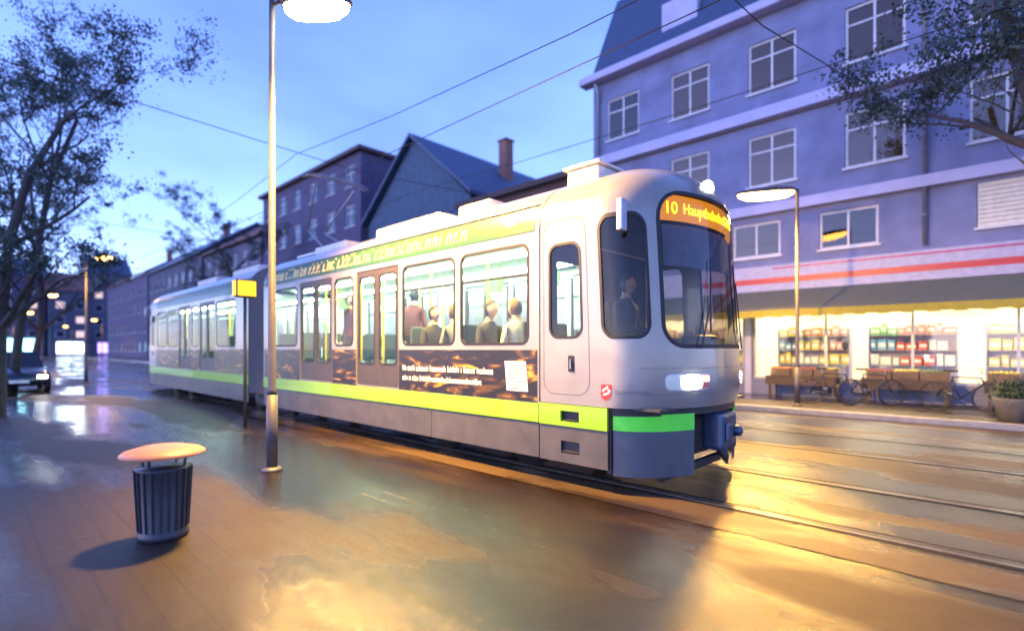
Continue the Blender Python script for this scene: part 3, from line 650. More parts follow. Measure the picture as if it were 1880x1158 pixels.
# ================================================================== STREET LAMPS
POLEM = mat('galvanised_pole', (.06, .06, .075), .5, .3, var=.15)
def street_lamp(s, D, hz, hd, label, power, grp='street lamps along the tram line', arm=.7, dirv=(1, 0), color=SODIUM, es=40, headlen=.75, armz=.1, tilt=(0, 0, 0), cone=160):
    """pole with a short arm and a flat head; dirv = (ds, dD) direction of the arm"""
    ro = empty('street_lamp', W(s, D, 0 if D < 14.15 else .12), label, 'street lamp', grp); z0 = ro.location.z; hz -= z0
    p = MB(); p.tube([(0, 0, 0), (0, 0, 1.0)], .07, 14); p.tube([(0, 0, 1.0), (0, 0, 1.06), (0, 0, hz+armz)], [.07, .05, .036], 14); p.lathe([(.13, 0), (.13, .03), (.09, .06)], 14)
    p.build('pole', POLEM, ro, True)
    dx, dy = -dirv[0], dirv[1]; l = math.hypot(dx, dy); dx /= l; dy /= l
    a = MB(); a.tube([(0, 0, hz+armz-.05), (dx*.15, dy*.15, hz+armz+.02), (dx*arm, dy*arm, hz+armz+.03)], .028, 8); a.build('arm', POLEM, ro, True)
    M = Matrix.Translation((dx*(arm+headlen/2-.1), dy*(arm+headlen/2-.1), hz)) @ Matrix.Rotation(math.atan2(dy, dx), 4, 'Z')
    n = 20; hv = []
    for (k, z) in ((.98, .02), (1.0, .05), (.9, .11), (.55, .15)):
        for j in range(n):
            t = 2*pi*j/n; cx = headlen/2*k*(abs(cos(t))**.7)*(1 if cos(t) > 0 else -1); cy = .17*k*sin(t)*(1-.18*cos(t)); hv.append(M @ Vector((cx, cy, z)))
    fs = [(i*n+j, i*n+(j+1) % n, (i+1)*n+(j+1) % n, (i+1)*n+j) for i in range(3) for j in range(n)]+[tuple(3*n+j for j in range(n)), tuple(range(n-1, -1, -1))]
    hd_ = obj('lamp_head', hv, fs, POLEM, ro, True)
    lv = []
    for (k, z) in ((.92, .018), (.88, -.06), (.68, -.13), (.3, -.16)):
        for j in range(n):
            t = 2*pi*j/n; cx = headlen/2*k*(abs(cos(t))**.7)*(1 if cos(t) > 0 else -1); cy = .15*k*sin(t); lv.append(M @ Vector((cx, cy, z)))
    fs = [(i*n+j, i*n+(j+1) % n, (i+1)*n+(j+1) % n, (i+1)*n+j) for i in range(3) for j in range(n)]+[tuple(3*n+j for j in range(n)), tuple(range(n-1, -1, -1))]
    obj('lens', lv, fs, mat('lamp_lens_%d' % es, (.3, .2, .1), .4, emit=(1, .80, .50) if es == 60 else (1, .46, .09), es=es if es == 60 else es*.40), hd_, True)
    if power:
        ld = bpy.data.lights.new('lamp_light', 'SPOT'); ld.energy = power; ld.color = color; ld.shadow_soft_size = .30; ld.spot_size = radians(165); ld.spot_blend = .6
        lo = bpy.data.objects.new('lamp_light', ld); COL.objects.link(lo); lo.parent = hd_; lo.location = M @ Vector((0, 0, -.24)); lo.rotation_euler = tilt; ld.spot_size = radians(cone)
    return ro
street_lamp(6.95, 2.75, 6.05, 0, 'nearest street lamp, bright head reaching over the tram at the top of the picture', 8500, arm=.22, dirv=(-.75, .65), headlen=.95, es=60, tilt=(radians(32), radians(-10), 0), cone=128)
street_lamp(31.8, 3.9, 6.0, 0, 'second street lamp on the left, beyond the rear of the tram', 900, dirv=(-.6, .8), arm=.5)
street_lamp(57, 4.2, 6.0, 0, 'third street lamp on the left, lower in the picture than the second', 900, dirv=(-.6, .8), arm=.5)
street_lamp(86, 4.6, 6.0, 0, 'fourth street lamp on the left, far down the street', 700, dirv=(-.6, .8), arm=.5)
street_lamp(118, 5.2, 6.0, 0, 'fifth and farthest street lamp of the left row', 500, dirv=(-.6, .8), arm=.5)
street_lamp(3.9, 14.9, 5.7, 0, 'street lamp right of the tram, on the far pavement before the shop building', 4600, dirv=(.9, -.45), arm=.10, headlen=1.5, armz=.06, tilt=(radians(-30), 0, 0), cone=128, es=56)
street_lamp(105, 14.9, 6.2, 0, 'small distant street lamp on the far pavement', 500, dirv=(0, -1))
street_lamp(140, 14.9, 6.2, 0, 'tiny street lamp at the far end of the far pavement', 400, dirv=(0, -1))
# amber light beside the track
s_, D_, z_ = pix(450, 530, 3.9)
al = empty('amber_signal', W(s_, 3.9, 0), 'amber lit signal box on a slim dark pole beside the tram', 'signal')
MB().tube([(0, 0, 0), (0, 0, z_-.18)], .035, 10).build('pole', mat('dark_pole', (.05, .05, .055), .5, .3), al, True)
q = MB(); q.box(-.10, .10, -.20, .20, z_-.18, z_+.18, bev=.03); hz_ = q.build('housing', mat('dark_pole', (.05, .05, .055), .5, .3), al)
q = MB(); q.box(.10, .115, -.17, .17, z_-.15, z_+.15, bev=.006); q.box(-.17*0-.08, .08, -.215, -.20, z_-.15, z_+.15, bev=.006); q.build('lit_face', mat('amber_face', (.1, .04, 0), .4, emit=(1, .46, .01), es=1.6), hz_)
# ================================================================== OVERHEAD LINE
wirem = mat('wire', (.015, .015, .018), .5)
def wire(pts, r, name, label, grp='overhead wires'):
    m = MB(); m.tube(pts, r, 6); return tag(m.build(name, wirem), label, 'wire', grp)
def cat(D, z, sag, lab, r=.008):
    pts = []
    for i in range(-2, 8):
        for k in range(6): t = k/6; pts.append(W((i+t)*28-14, D, z-sag*4*t*(1-t)))
    wire(pts, r, 'overhead_wire', lab)
cat(TD, 5.75, .0, 'contact wire strung above the tram'); cat(TD, 6.9, .7, 'sagging support wire above the tram')
cat(10.1, 5.75, 0, 'contact wire above the empty second track'); cat(10.1, 6.75, .35, 'upper support wire above the empty second track')
wire([W(14, -6, 7.4), W(14, 2, 7.1), W(14, 8, 6.9), W(14, 18.0, 7.6)], .01, 'span_wire', 'cross wire over the tram roof, nearest of the cross wires')
wire([W(28, -8, 7.6), W(28, 3, 7.0), W(28, 8, 6.9), W(28, 18.9, 7.8)], .01, 'span_wire', 'cross wire farther down the street behind the second lamp')
wire([W(2.2, 18, 8.4), W(3.2, 10, 7.5), W(4.0, 3, 7.7), W(4.8, -8, 8.6)], .012, 'span_wire', 'cross wire running to the shop building at upper right')
# ================================================================== BUILDINGS
def windowmat(): return glassmat('building_glass', (.25, .28, .33), 1.0, .03)
frame_m = mat('window_frame', (.55, .55, .56), .5)
curt_d = mat('curtain_dark', (.05, .045, .05), .9); curt_w = mat('curtain_warm', (.30, .17, .11), .9, emit=(1, .48, .22), es=.22); curt_p = mat('curtain_pale', (.45, .45, .50), .9)
cy = mat('curtain_cream', (.66, .62, .50), .8)
def fac(D): return lambda u, v, off=0.0: W(u, D-off, v)
def window_part(b, s0, s1, z0, z1, D, back, sill=True, mull=1, lit=None):
    """a window of the facade at D: frame child with pane sub-part, and a room backing"""
    loc = -b.location
    fr = MB(); t = .07
    fr.box(-s0, -s1, D+.06, D+.12, z0, z0+t); fr.box(-s0, -s1, D+.06, D+.12, z1-t, z1); fr.box(-s0, -s0-t, D+.06, D+.12, z0+t, z1-t); fr.box(-s1, -s1+t, D+.06, D+.12, z0+t, z1-t)
    for k in range(mull):
        x = s0+(s1-s0)*(k+1)/(mull+1); fr.box(-x-.03, -x+.03, D+.065, D+.115, z0+t, z1-t)
    if z1-z0 > 1.2: fr.box(-s0-t, -s1+t, D+.067, D+.113, z1-.55, z1-.50)
    if sill: fr.box(-s0+.06, -s1-.06, D-.07, D+.06, z0-.06, z0)
    for v in fr.v: v += loc
    f_ = fr.build('window', frame_m, b)
    p = MB(); p.box(-s0-.04, -s1+.04, D+.085, D+.092, z0+.04, z1-.04)
    for v in p.v: v += loc
    p.build('pane', windowmat(), f_)
    c = MB(); n = 16
    if back is cy:
        k = int((z1-z0)/.11)
        for i in range(k): c.box(-s0-.02, -s1+.02, D+.005, D+.03, z0+(z1-z0)*i/k+.012, z0+(z1-z0)*(i+1)/k)
    else:
        vv = []; 
        for i in range(n*2+1):
            x = s0+(s1-s0)*i/(n*2); y = D+.22+.03*(i % 2); vv += [(-x, y, z0-.02), (-x, y, z1+.02)]
        c.add(vv, [(2*i, 2*i+2, 2*i+3, 2*i+1) for i in range(n*2)])
    for v in c.v: v += loc
    c.build('shutter' if back is cy else 'curtain', back, f_)
def building(name, label, s0, s1, D, depth, h, wallm, floors, cols, roof=None, wz=1.5, ww=1.2, bands=(), bandm=None, ground=None, seed=1, lit=.2, base=0.0, grp='buildings along the street', special=None, mull=1):
    rr = random.Random(seed)
    b = empty(name, W((s0+s1)/2, D, 0), label, 'building', grp); loc = -b.location
    loc3 = Vector(loc)
    wins = []
    for zf in floors:
        n = cols
        for k in range(n):
            cx = s0+(s1-s0)*(k+.5)/n; wins.append((cx-ww/2, cx+ww/2, zf, zf+wz, None))
    if special:
        for sp in special:
            wins = [w_ for w_ in wins if not (w_[1] > sp[0]-.2 and w_[0] < sp[1]+.2 and w_[3] > sp[2]-.2 and w_[2] < sp[3]+.2)]
        wins += special
    holes = [[(a, c), (b_, c), (b_, d), (a, d)] for a, b_, c, d, _ in wins]
    if ground: holes += [[(a, c), (b_, c), (b_, d), (a, d)] for a, b_, c, d in ground]
    f0 = fac(D)
    wl = sheet('wall', [(s0, base), (s1, base), (s1, h), (s0, h)], holes, lambda u, v, off=0: f0(u, v, off)+loc3, wallm, b, .30)
    mb = MB(); mb.box(-s0, -s0-.3, D+.3, D+depth, base, h); mb.box(-s1+.3, -s1, D+.3, D+depth, base, h); mb.box(-s0-.3, -s1+.3, D+depth-.3, D+depth, base, h); mb.box(-s0-.3, -s1+.3, D+.8, D+.86, (4.3 if ground else base), h)
    mb.box(-s0-.3, -s1+.3, D+.3, D+depth-.3, h-.2, h-.01)
    for v in mb.v: v += loc3
    mb.build('side_walls', wallm, b)
    for a, b_, c, d, bk in wins:
        bk = bk or (curt_w if rr.random() < lit else (curt_p if rr.random() < .3 else curt_d)); window_part(b, a, b_, c, d, D, bk, mull=mull)
    for (z0, z1, pr) in bands:
        m = MB(); m.box(-s0+.03, -s1-.03, D-pr, D-.003, z0, z1, bev=.015)
        for v in m.v: v += loc3
        m.build('string_course', bandm or wallm, b)
    if roof:
        roof(b, loc3, s0, s1, D, depth, h)
    return b
def flat_roof(m, over=.35):
    def f(b, loc, s0, s1, D, dp, h):
        q = MB(); q.box(-s0+over, -s1-over, D-over, D+dp+over, h, h+.28, bev=.03)
        for v in q.v: v += loc
        q.build('roof', m, b)
    return f
def mansard(m, h2, inset, cm):
    def f(b, loc, s0, s1, D, dp, h):
        q = MB(); o = .45
        q.add([(-s0+.05, D-.1, h+.3), (-s1-.05, D-.1, h+.3), (-s1+.2, D+inset, h+h2), (-s0-.2, D+inset, h+h2), (-s0+.05, D+dp, h+.3), (-s1-.05, D+dp, h+.3), (-s1+.2, D+dp-inset, h+h2), (-s0-.2, D+dp-inset, h+h2)],
              [(0, 1, 2, 3), (5, 4, 7, 6), (3, 2, 6, 7), (4, 0, 3, 7), (1, 5, 6, 2)])
        for v in q.v: v += loc
        r_ = q.build('roof', m, b)
        g = MB(); g.box(-s0+o, -s1-o, D-o, D+.1, h, h+.30, bev=.05)
        for v in g.v: v += loc
        g.build('cornice', cm, b)
        for k in range(3):
            x = s0+(s1-s0)*(k+.6)/3.2; d = MB(); d.box(-x-.7, -x+.7, D+.25, D+inset+.6, h+.6, h+2.2, bev=.03)
            for v in d.v: v += loc
            dd = d.build('dormer', cm, r_)
    return f
def gable(m, rise, axis='D', over=.4):
    def f(b, loc, s0, s1, D, dp, h):
        q = MB(); o = over; t = .22
        if axis == 'D':      # ridge across the street direction: gable faces the street
            ms = (s0+s1)/2; a = [(-s0+o, h-.1*rise*0), (-ms, h+rise), (-s1-o, h)]
            vs_ = [(x, y, z+dz) for y in (D-o, D+dp+o) for dz in (0, t) for x, z in a]
            q.add(vs_, [(0, 1, 4, 3), (1, 2, 5, 4), (6, 9, 10, 7), (7, 10, 11, 8), (0, 6, 7, 1), (1, 7, 8, 2), (3, 4, 10, 9), (4, 5, 11, 10), (0, 3, 9, 6), (2, 8, 11, 5)])
            g = MB(); g.add([W(s0, D, h), W(s1, D, h), W(ms, D, h+rise-.05), W(s0, D+.25, h), W(s1, D+.25, h), W(ms, D+.25, h+rise-.05)], [(0, 1, 2), (5, 4, 3), (0, 3, 4, 1), (1, 4, 5, 2), (2, 5, 3, 0)])
            for v in g.v: v += loc
            g.build('gable_wall', f.wall, b)
        else:
            md = D+dp/2; a = [(D-o, h), (md, h+rise), (D+dp+o, h)]
            vs_ = [(x, y, z+dz) for x in (-s0+o, -s1-o) for dz in (0, t) for y, z in a]
            q.add(vs_, [(0, 1, 4, 3), (1, 2, 5, 4), (6, 9, 10, 7), (7, 10, 11, 8), (0, 6, 7, 1), (1, 7, 8, 2), (3, 4, 10, 9), (4, 5, 11, 10), (0, 3, 9, 6), (2, 8, 11, 5)])
            for x0, x1 in ((-s0, -s0-.25), (-s1+.25, -s1)):
                g = MB(); g.add([(x0, D, h), (x0, D+dp, h), (x0, md, h+rise-.05), (x1, D, h), (x1, D+dp, h), (x1, md, h+rise-.05)], [(0, 1, 2), (5, 4, 3), (0, 3, 4, 1), (1, 4, 5, 2), (2, 5, 3, 0)])
                for v in g.v: v += loc
                g.build('gable_wall', f.wall, b)
        for v in q.v: v += loc
        r_ = q.build('roof', m, b)
        c = MB(); cx = -(s0+(s1-s0)*.3); cyy = D+dp*.5 if axis == 'D' else D+dp*.42; c.box(cx-.35, cx+.35, cyy-.35, cyy+.35, h+rise*.4, h+rise+.9, bev=.02); c.box(cx-.42, cx+.42, cyy-.42, cyy+.42, h+rise+.9, h+rise+1.02)
        for v in c.v: v += loc
        c.build('chimney', mat('chimney_brick', (.25, .12, .09), .9, var=.3, bump=.4), r_)
    return f
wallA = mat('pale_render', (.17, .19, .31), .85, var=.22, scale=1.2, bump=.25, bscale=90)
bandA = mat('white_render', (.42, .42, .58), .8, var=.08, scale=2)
slateroof = mat('slate_roof', (.035, .06, .12), .55, var=.35, scale=14, bump=.5, bscale=30)
redroof = mat('tile_roof', (.16, .07, .06), .8, var=.3, scale=12, bump=.5)
FD = 18.0
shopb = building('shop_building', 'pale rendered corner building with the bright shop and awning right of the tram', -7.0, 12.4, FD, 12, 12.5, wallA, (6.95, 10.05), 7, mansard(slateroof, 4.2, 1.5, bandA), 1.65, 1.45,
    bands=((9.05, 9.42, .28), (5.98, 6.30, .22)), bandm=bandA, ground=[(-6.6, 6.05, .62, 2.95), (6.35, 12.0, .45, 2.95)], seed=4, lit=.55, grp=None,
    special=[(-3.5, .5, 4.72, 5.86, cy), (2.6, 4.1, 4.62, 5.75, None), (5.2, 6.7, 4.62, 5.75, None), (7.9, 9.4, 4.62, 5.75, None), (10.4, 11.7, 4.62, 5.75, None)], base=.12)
# shop room
lb = Vector(-shopb.location)
def shp(name, mb, m, par=None, smooth=False):
    for v in mb.v: v += lb
    return mb.build(name, m, par or shopb, smooth)
room = mat('shop_wall', (.80, .70, .55), .7, var=.05)
shp('shop_room', MB().box(7, -12.0, FD+4.6, FD+4.7, .12, 4.2).box(7, -12.1, FD+.31, FD+4.6, 3.3, 3.4).box(7, -12.1, FD+.31, FD+4.6, .125, .16).box(-12.1, -12.0, FD+.31, FD+4.6, .16, 3.3).box(6.6, 6.7, FD+.31, FD+4.6, .16, 3.3), room)
for k in range(5):
    shp('shop_light', MB().box(5.8-k*3.8, 5.8-k*3.8-2.2, FD+.9, FD+1.15, 3.22, 3.29, bev=.01).box(5.8-k*3.8, 5.8-k*3.8-2.2, FD+3.1, FD+3.35, 3.22, 3.29, bev=.01), emat('shop_tube', (1, .88, .62), 30))
for (a, b_, z0) in ((-6.6, 6.05, .62), (6.35, 12.0, .45)):
    fr = MB(); n = 6 if a < 0 else 3
    fr.box(-a, -b_, FD+.08, FD+.16, z0, z0+.08); fr.box(-a, -b_, FD+.08, FD+.16, 2.87, 2.95)
    for k in range(n+1):
        x = a+(b_-a)*k/n; x = min(max(x, a+.03), b_-.03); fr.box(-x-.03, -x+.03, FD+.082, FD+.158, z0+.08, 2.87)
    f_ = shp('shop_window', fr, mat('alu_frame', (.4, .4, .42), .4, .6)); shp('pane', MB().box(-a-.02, -b_+.02, FD+.115, FD+.123, z0+.02, 2.93), glassmat('shop_glass', (.95, .96, .95)), f_)
# fascia with red stripes (board as on the photo: no readable words)
fa = MB().box(7, -12.4, FD-.16, FD-.003, 3.46, 4.28, bev=.01); fas = shp('fascia', fa, mat('fascia_white', (.34, .34, .44), .5))
shp('fascia_stripe', MB().box(6.9, -8.2, FD-.168, FD-.161, 3.70, 3.88), mat('fascia_red', (.42, .015, .015), .4), fas)
shp('fascia_stripe', MB().box(6.9, -5.4, FD-.168, FD-.161, 4.15, 4.20), mat('fascia_magenta', (.34, .008, .12), .4), fas)
aw = MB(); A0, A1 = -6.9, 12.1
aw.add([W(A0, FD-.17, 3.44), W(A1, FD-.17, 3.44), W(A1, FD-1.9, 2.72), W(A0, FD-1.9, 2.72), W(A0, FD-.17, 3.42), W(A1, FD-.17, 3.42), W(A1, FD-1.9, 2.70), W(A0, FD-1.9, 2.70)], [(0, 1, 2, 3), (7, 6, 5, 4), (0, 3, 7, 4), (1, 5, 6, 2)])
awn = shp('awning', aw, mat('awning_cloth', (.12, .13, .085), .85, var=.1, bump=.2))
vl = MB(); nn = 76
for k in range(nn):
    a = A0+(A1-A0)*k/nn; b2 = A0+(A1-A0)*(k+1)/nn; dz = .03*abs(sin(k*pi/2)); vl.box(-a, -b2, FD-1.915, FD-1.90, 2.50+dz, 2.72)
shp('valance', vl, mat('valance_olive', (.28, .25, .03), .8), awn)
ar = MB()
for k in range(6):
    x = A0+.4+(A1-A0-.8)*k/5; ar.tube([W(x, FD-.1, 2.95), W(x+.0, FD-1.0, 2.86), W(x, FD-1.85, 2.70)], .02, 6)
shp('awning_arm', ar, steel, awn)
shp('awning_light', MB().box(6.2, -11.5, FD-1.2, FD-1.12, 2.80, 2.84, bev=.01), emat('awning_tube', (1, .84, .5), 8), awn)
dp = MB()
for x in (6.2,): dp.box(-x-.1, -x+.1, FD-.02, FD+.2, .12, 3.4)
shp('pillar', dp, bandA)
for x in (12.1, 1.55):
    q = MB(); q.tube([W(x, FD-.35, 12.4), W(x, FD-.12, 12.1), W(x, FD-.12, 4.4)], .055, 10)
    for z in (5.2, 7.4, 9.8, 11.4): q.tube([W(x, FD-.12, z), W(x, FD-.12, z+.05)], .07, 10)
    shp('downpipe', q, mat('zinc', (.25, .26, .29), .4, .6), None, True)
# --- the row behind the tram and the far street
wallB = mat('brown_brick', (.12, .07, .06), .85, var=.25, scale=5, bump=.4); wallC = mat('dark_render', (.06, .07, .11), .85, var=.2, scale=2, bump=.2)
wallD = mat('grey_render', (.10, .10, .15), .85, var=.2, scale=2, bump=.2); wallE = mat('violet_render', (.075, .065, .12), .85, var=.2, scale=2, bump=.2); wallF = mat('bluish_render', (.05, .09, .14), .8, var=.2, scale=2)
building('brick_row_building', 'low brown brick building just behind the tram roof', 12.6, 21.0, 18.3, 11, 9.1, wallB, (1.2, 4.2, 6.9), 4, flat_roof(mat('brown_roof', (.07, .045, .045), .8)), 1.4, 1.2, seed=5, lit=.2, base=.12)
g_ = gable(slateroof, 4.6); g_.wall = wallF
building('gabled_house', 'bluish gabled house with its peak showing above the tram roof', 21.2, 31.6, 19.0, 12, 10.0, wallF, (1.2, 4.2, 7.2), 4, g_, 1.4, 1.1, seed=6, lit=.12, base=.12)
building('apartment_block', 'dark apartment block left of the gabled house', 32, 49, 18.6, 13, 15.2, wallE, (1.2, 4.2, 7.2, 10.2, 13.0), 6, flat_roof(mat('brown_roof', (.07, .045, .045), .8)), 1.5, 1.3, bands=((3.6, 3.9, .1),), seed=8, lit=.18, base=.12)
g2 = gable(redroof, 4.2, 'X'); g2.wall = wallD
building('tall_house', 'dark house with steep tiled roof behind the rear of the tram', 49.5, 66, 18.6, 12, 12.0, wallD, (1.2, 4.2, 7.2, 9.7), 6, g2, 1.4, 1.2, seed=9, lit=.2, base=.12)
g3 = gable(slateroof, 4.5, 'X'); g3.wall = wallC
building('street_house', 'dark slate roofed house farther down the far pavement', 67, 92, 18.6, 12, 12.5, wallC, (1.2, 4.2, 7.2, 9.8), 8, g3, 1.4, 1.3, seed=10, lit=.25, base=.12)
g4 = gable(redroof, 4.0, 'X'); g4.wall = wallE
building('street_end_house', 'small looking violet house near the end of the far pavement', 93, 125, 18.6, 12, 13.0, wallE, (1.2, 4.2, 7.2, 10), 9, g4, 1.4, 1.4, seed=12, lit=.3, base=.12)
# houses closing the street at the far left
cyan = emat('cyan_shop_glow', (.35, .85, 1.0), 2.6); white_g = emat('white_shop_glow', (.7, .9, 1.0), 4); violet_g = emat('violet_shop_glow', (.38, .25, 1.0), 1.8)
def closing(label, y0, y1, x, h, wallm, rm, seed, shopm):
    rr = random.Random(seed); b = empty('street_end_building', (x, (y0+y1)/2, 0), label, 'building', 'buildings closing the street')
    b_ = MB(); b_.box(-14, 0, y0-(y0+y1)/2, y1-(y0+y1)/2, 0, h); b_.build('wall', wallm, b)
    q = MB(); w2 = (y1-y0)/2; q.add([(.6, -w2-.5, h), (.6, w2+.5, h), (-7, w2+.5, h+4.6), (-7, -w2-.5, h+4.6), (-14.6, -w2-.5, h), (-14.6, w2+.5, h)], [(0, 1, 2, 3), (3, 2, 5, 4), (0, 3, 4), (1, 5, 2), (0, 4, 5, 1)]); q.build('roof', rm, b)
    n = int((y1-y0)/2.8)
    for f in range(1, int(h/3.1)):
        for k in range(n):
            yc = -w2+(k+.5)*(y1-y0)/n; fr = MB(); fr.box(.002, .08, yc-.75, yc+.75, f*3.1+.9, f*3.1+2.4, bev=.02); wi = fr.build('window', frame_m, b)
            MB().box(.08, .09, yc-.66, yc+.66, f*3.1+.98, f*3.1+2.32).build('pane', emat('warm_pane', (1, .6, .25), .5) if rr.random() < .16 else mat('dark_pane', (.02, .03, .06), .08), wi)
    for k in range(max(1, n//2)):
        yc = -w2+(k+.5)*(y1-y0)/max(1, n//2); MB().box(.01, .12, yc-2.2, yc+2.2, .6, 3.0).build('shop_window', shopm, b)
    sg = MB(); sg.box(.01, .3, -w2+.6, w2-.6, 3.2, 3.7, bev=.03); sg.build('fascia', shopm if shopm is cyan else mat('dark_fascia', (.1, .1, .14), .5), b)
closing('dark house at the street end, leftmost, behind the third lamp', 3.5, 11.6, -150, 17, wallE, slateroof, 3, cyan)
closing('dark house in the middle of the street end with white lit shop front', 12, 18.6, -146, 14, wallC, redroof, 4, white_g)
closing('dark house at the street end, rightmost, violet lit ground floor', 19, 27, -152, 19, wallD, slateroof, 5, violet_g)
# ================================================================== TREES
barkm = mat('bark', (.045, .038, .035), .9, var=.3, bump=.5)
def leafmat(n, c):
    m = mat(n, c, .7, var=.4, scale=1.5); return m
lf1 = leafmat('leaf_dark', (.03, .055, .05)); lf2 = leafmat('leaf_mid', (.05, .075, .055))
def tree(loc, h, spread, label, seed, leaves=2600, grp='trees along the street', th=.16, lsize=.16, base=.32):
    rr = random.Random(seed); root = empty('tree', loc, label, 'tree', grp); tips = []
    tb = MB()
    def branch(p, d, ln, r, lev):
        pts = [p]; rs = [r]; q = p.copy(); dd = d.copy(); n = 4
        for i in range(n):
            dd = (dd+Vector((rr.uniform(-.2, .2), rr.uniform(-.2, .2), rr.uniform(-.06, .14)))).normalized(); q = q+dd*ln/n; pts.append(q.copy()); rs.append(r*(1-.6*(i+1)/n))
        tb.tube(pts, rs, 7 if lev < 2 else 4, cap=False)
        if lev >= 2: tips.extend(pts[1:])
        if lev < 4:
            for k in range(3 if lev else 7):
                i = rr.randint(1 if lev else 1, n); a = rr.uniform(0, 2*pi); up = rr.uniform(.15, .7)
                side = Vector((cos(a), sin(a), up)); nd = (dd*.5+side*.8).normalized(); branch(pts[i], nd, ln*rr.uniform(.55, .75) if lev else spread*rr.uniform(.5, .8), rs[i]*.6, lev+1)
    branch(Vector((0, 0, 0)), Vector((0, 0, 1)), h*.72, th, 0)
    # keep the low trunk clean
    trunk = tb.build('trunk', barkm, root, True)
    cv = []; cf = []; mi = []
    tips = [t for t in tips if t.z > h*base]
    clumps = [rr.choice(tips) for _ in range(max(10, leaves//26))]
    for c in clumps:
        k = rr.randrange(2); sz = rr.uniform(.08, .26)
        for _ in range(26):
            p = c+Vector((rr.gauss(0, sz), rr.gauss(0, sz), rr.gauss(0, sz*.6))); a = Vector((rr.gauss(0, 1), rr.gauss(0, 1), rr.gauss(0, 1))).normalized(); b_ = a.cross(Vector((rr.gauss(0, 1), rr.gauss(0, 1), rr.gauss(0, 1)))).normalized(); l = lsize*rr.uniform(.6, 1.2)
            i = len(cv); cv += [p-a*l*.5, p+b_*l*.28, p+a*l*.5, p-b_*l*.28]; cf.append((i, i+1, i+2, i+3)); mi.append(k)
    obj('crown', cv, cf, [lf1, lf2], root, False, mi)
tree(W(17.5, .5), 11.5, 3.4, 'dark tree at the left edge in front of the second street lamp', 3, 13000, base=.3, lsize=.10)
tree(W(26, 1.1), 14.5, 5.4, 'taller tree behind the left edge tree', 5, 15000, base=.36, lsize=.11)
tree(W(37, 2.2), 14.0, 5.6, 'sparse tree farther down the left side', 8, 11000, base=.35, lsize=.12)
tree(W(44, 15.6, .12), 14.0, 4.6, 'tree on the far pavement above the rear of the tram', 9, 11000, base=.35, lsize=.13)
tree(W(62, 15.6, .12), 13.0, 4.4, 'distant tree on the far pavement behind the rear of the tram', 15, 9000, base=.35, lsize=.14)
tree(W(-1.0, 13.0, .0), 13.5, 5.6, 'large dark tree at the upper right edge in front of the pale building', 12, 26000, th=.2, base=.42, lsize=.10)
# ================================================================== SHOP GOODS, CRATES, BIKES
goodc = {'red': (.65, .06, .05), 'orange': (.75, .28, .04), 'yellow': (.75, .6, .10), 'green': (.15, .5, .14), 'white': (.75, .74, .70), 'pink': (.75, .35, .33), 'blue': (.12, .35, .6)}
def shelf(s, D, label):
    t = empty('display_shelf', W(s, D, .165), label, 'shelf', 'shelves in the shop'); m = MB()
    for x in (-1.05, 1.05): m.box(x-.02, x+.02, -.2, .2, 0, 2.1)
    m.box(-1.03, 1.03, .18, .2, 0, 2.1); m.build('frame', bandA, t)
    for z in (.5, .95, 1.4, 1.85): MB().box(-1.03, 1.03, -.2, .18, z-.015, z).build('board', bandA, t)
pos = ['behind the left end of the small shop window', 'in the small shop window near the pillar', 'in the big shop window just right of the pillar', 'in the middle of the big shop window', 'toward the right end of the shop', 'at the right edge of the shop']
PX = [10.2, 7.6, 4.6, 2.0, -.7, -3.3]
proto = {}
SN = ['leftmost', 'second', 'third', 'fourth', 'fifth', 'rightmost']
ORD = ['first', 'second', 'third', 'fourth', 'fifth', 'sixth', 'seventh', 'eighth', 'ninth', 'tenth', 'eleventh', 'twelfth', 'thirteenth', 'fourteenth']
for i, s in enumerate(PX):
    shelf(s, FD+1.5, 'white display shelf '+pos[i])
    rr = random.Random(40+i)
    for z in (.5, .95, 1.4, 1.85):
        x = -1.0; cn = rr.choice(list(goodc)); cnt = 0
        while x < .85:
            wd = rr.uniform(.14, .30); hh = rr.uniform(.2, .36)
            if cnt % 3 == 0: cn = rr.choice(list(goodc))
            cnt += 1
            if z > .6:
                m = MB(); m.box(-wd/2+.01, wd/2-.01, -.12, .12, 0, hh, bev=.012); m.box(-wd/2+.03, wd/2-.03, -.1215, -.1205, hh*.3, hh*.7, 1)
                g = m.build('product_box', [mat('pack_'+cn, goodc[cn], .4), whitep]); g.location = W(s, FD+1.42, .165+z)+Vector((x+wd/2, 0, 0))
                tag(g, '%s product box, %s from left on the %s board, %s shop shelf' % (cn, ORD[cnt-1], {.95: 'middle', 1.4: 'upper', 1.85: 'top'}[z], SN[i]), 'product box', 'product boxes on the shop shelves')
            x += wd+.02
def crate_stand(s, D, k):
    wh = ['left of', 'under', 'right of', 'at the right edge beyond', 'outside the small window left of', 'next to the pillar by'][k]
    t = empty('crate_stand', W(s, D, .12), 'dark wooden crate stand before the shop, %s from the left' % ['third', 'fourth', 'fifth', 'sixth', 'first', 'second'][k], 'stand', 'crate stands before the shop')
    for x in (-.85, .85):
        for y in (-.32, .32): MB().box(x-.03, x+.03, y-.03, y+.03, 0, .62).build('leg', mat('dark_wood', (.07, .045, .03), .7, bump=.3), t)
    m = MB(); m.box(-.95, .95, -.4, .4, .62, .66, bev=.005); m.box(-.95, .95, -.42, -.402, .40, .66); m.build('top', mat('dark_wood', (.07, .045, .03), .7, bump=.3), t)
fruitc = {'oranges': (.75, .25, .02), 'apples': (.45, .05, .03), 'lemons': (.75, .6, .05), 'greens': (.07, .22, .04)}
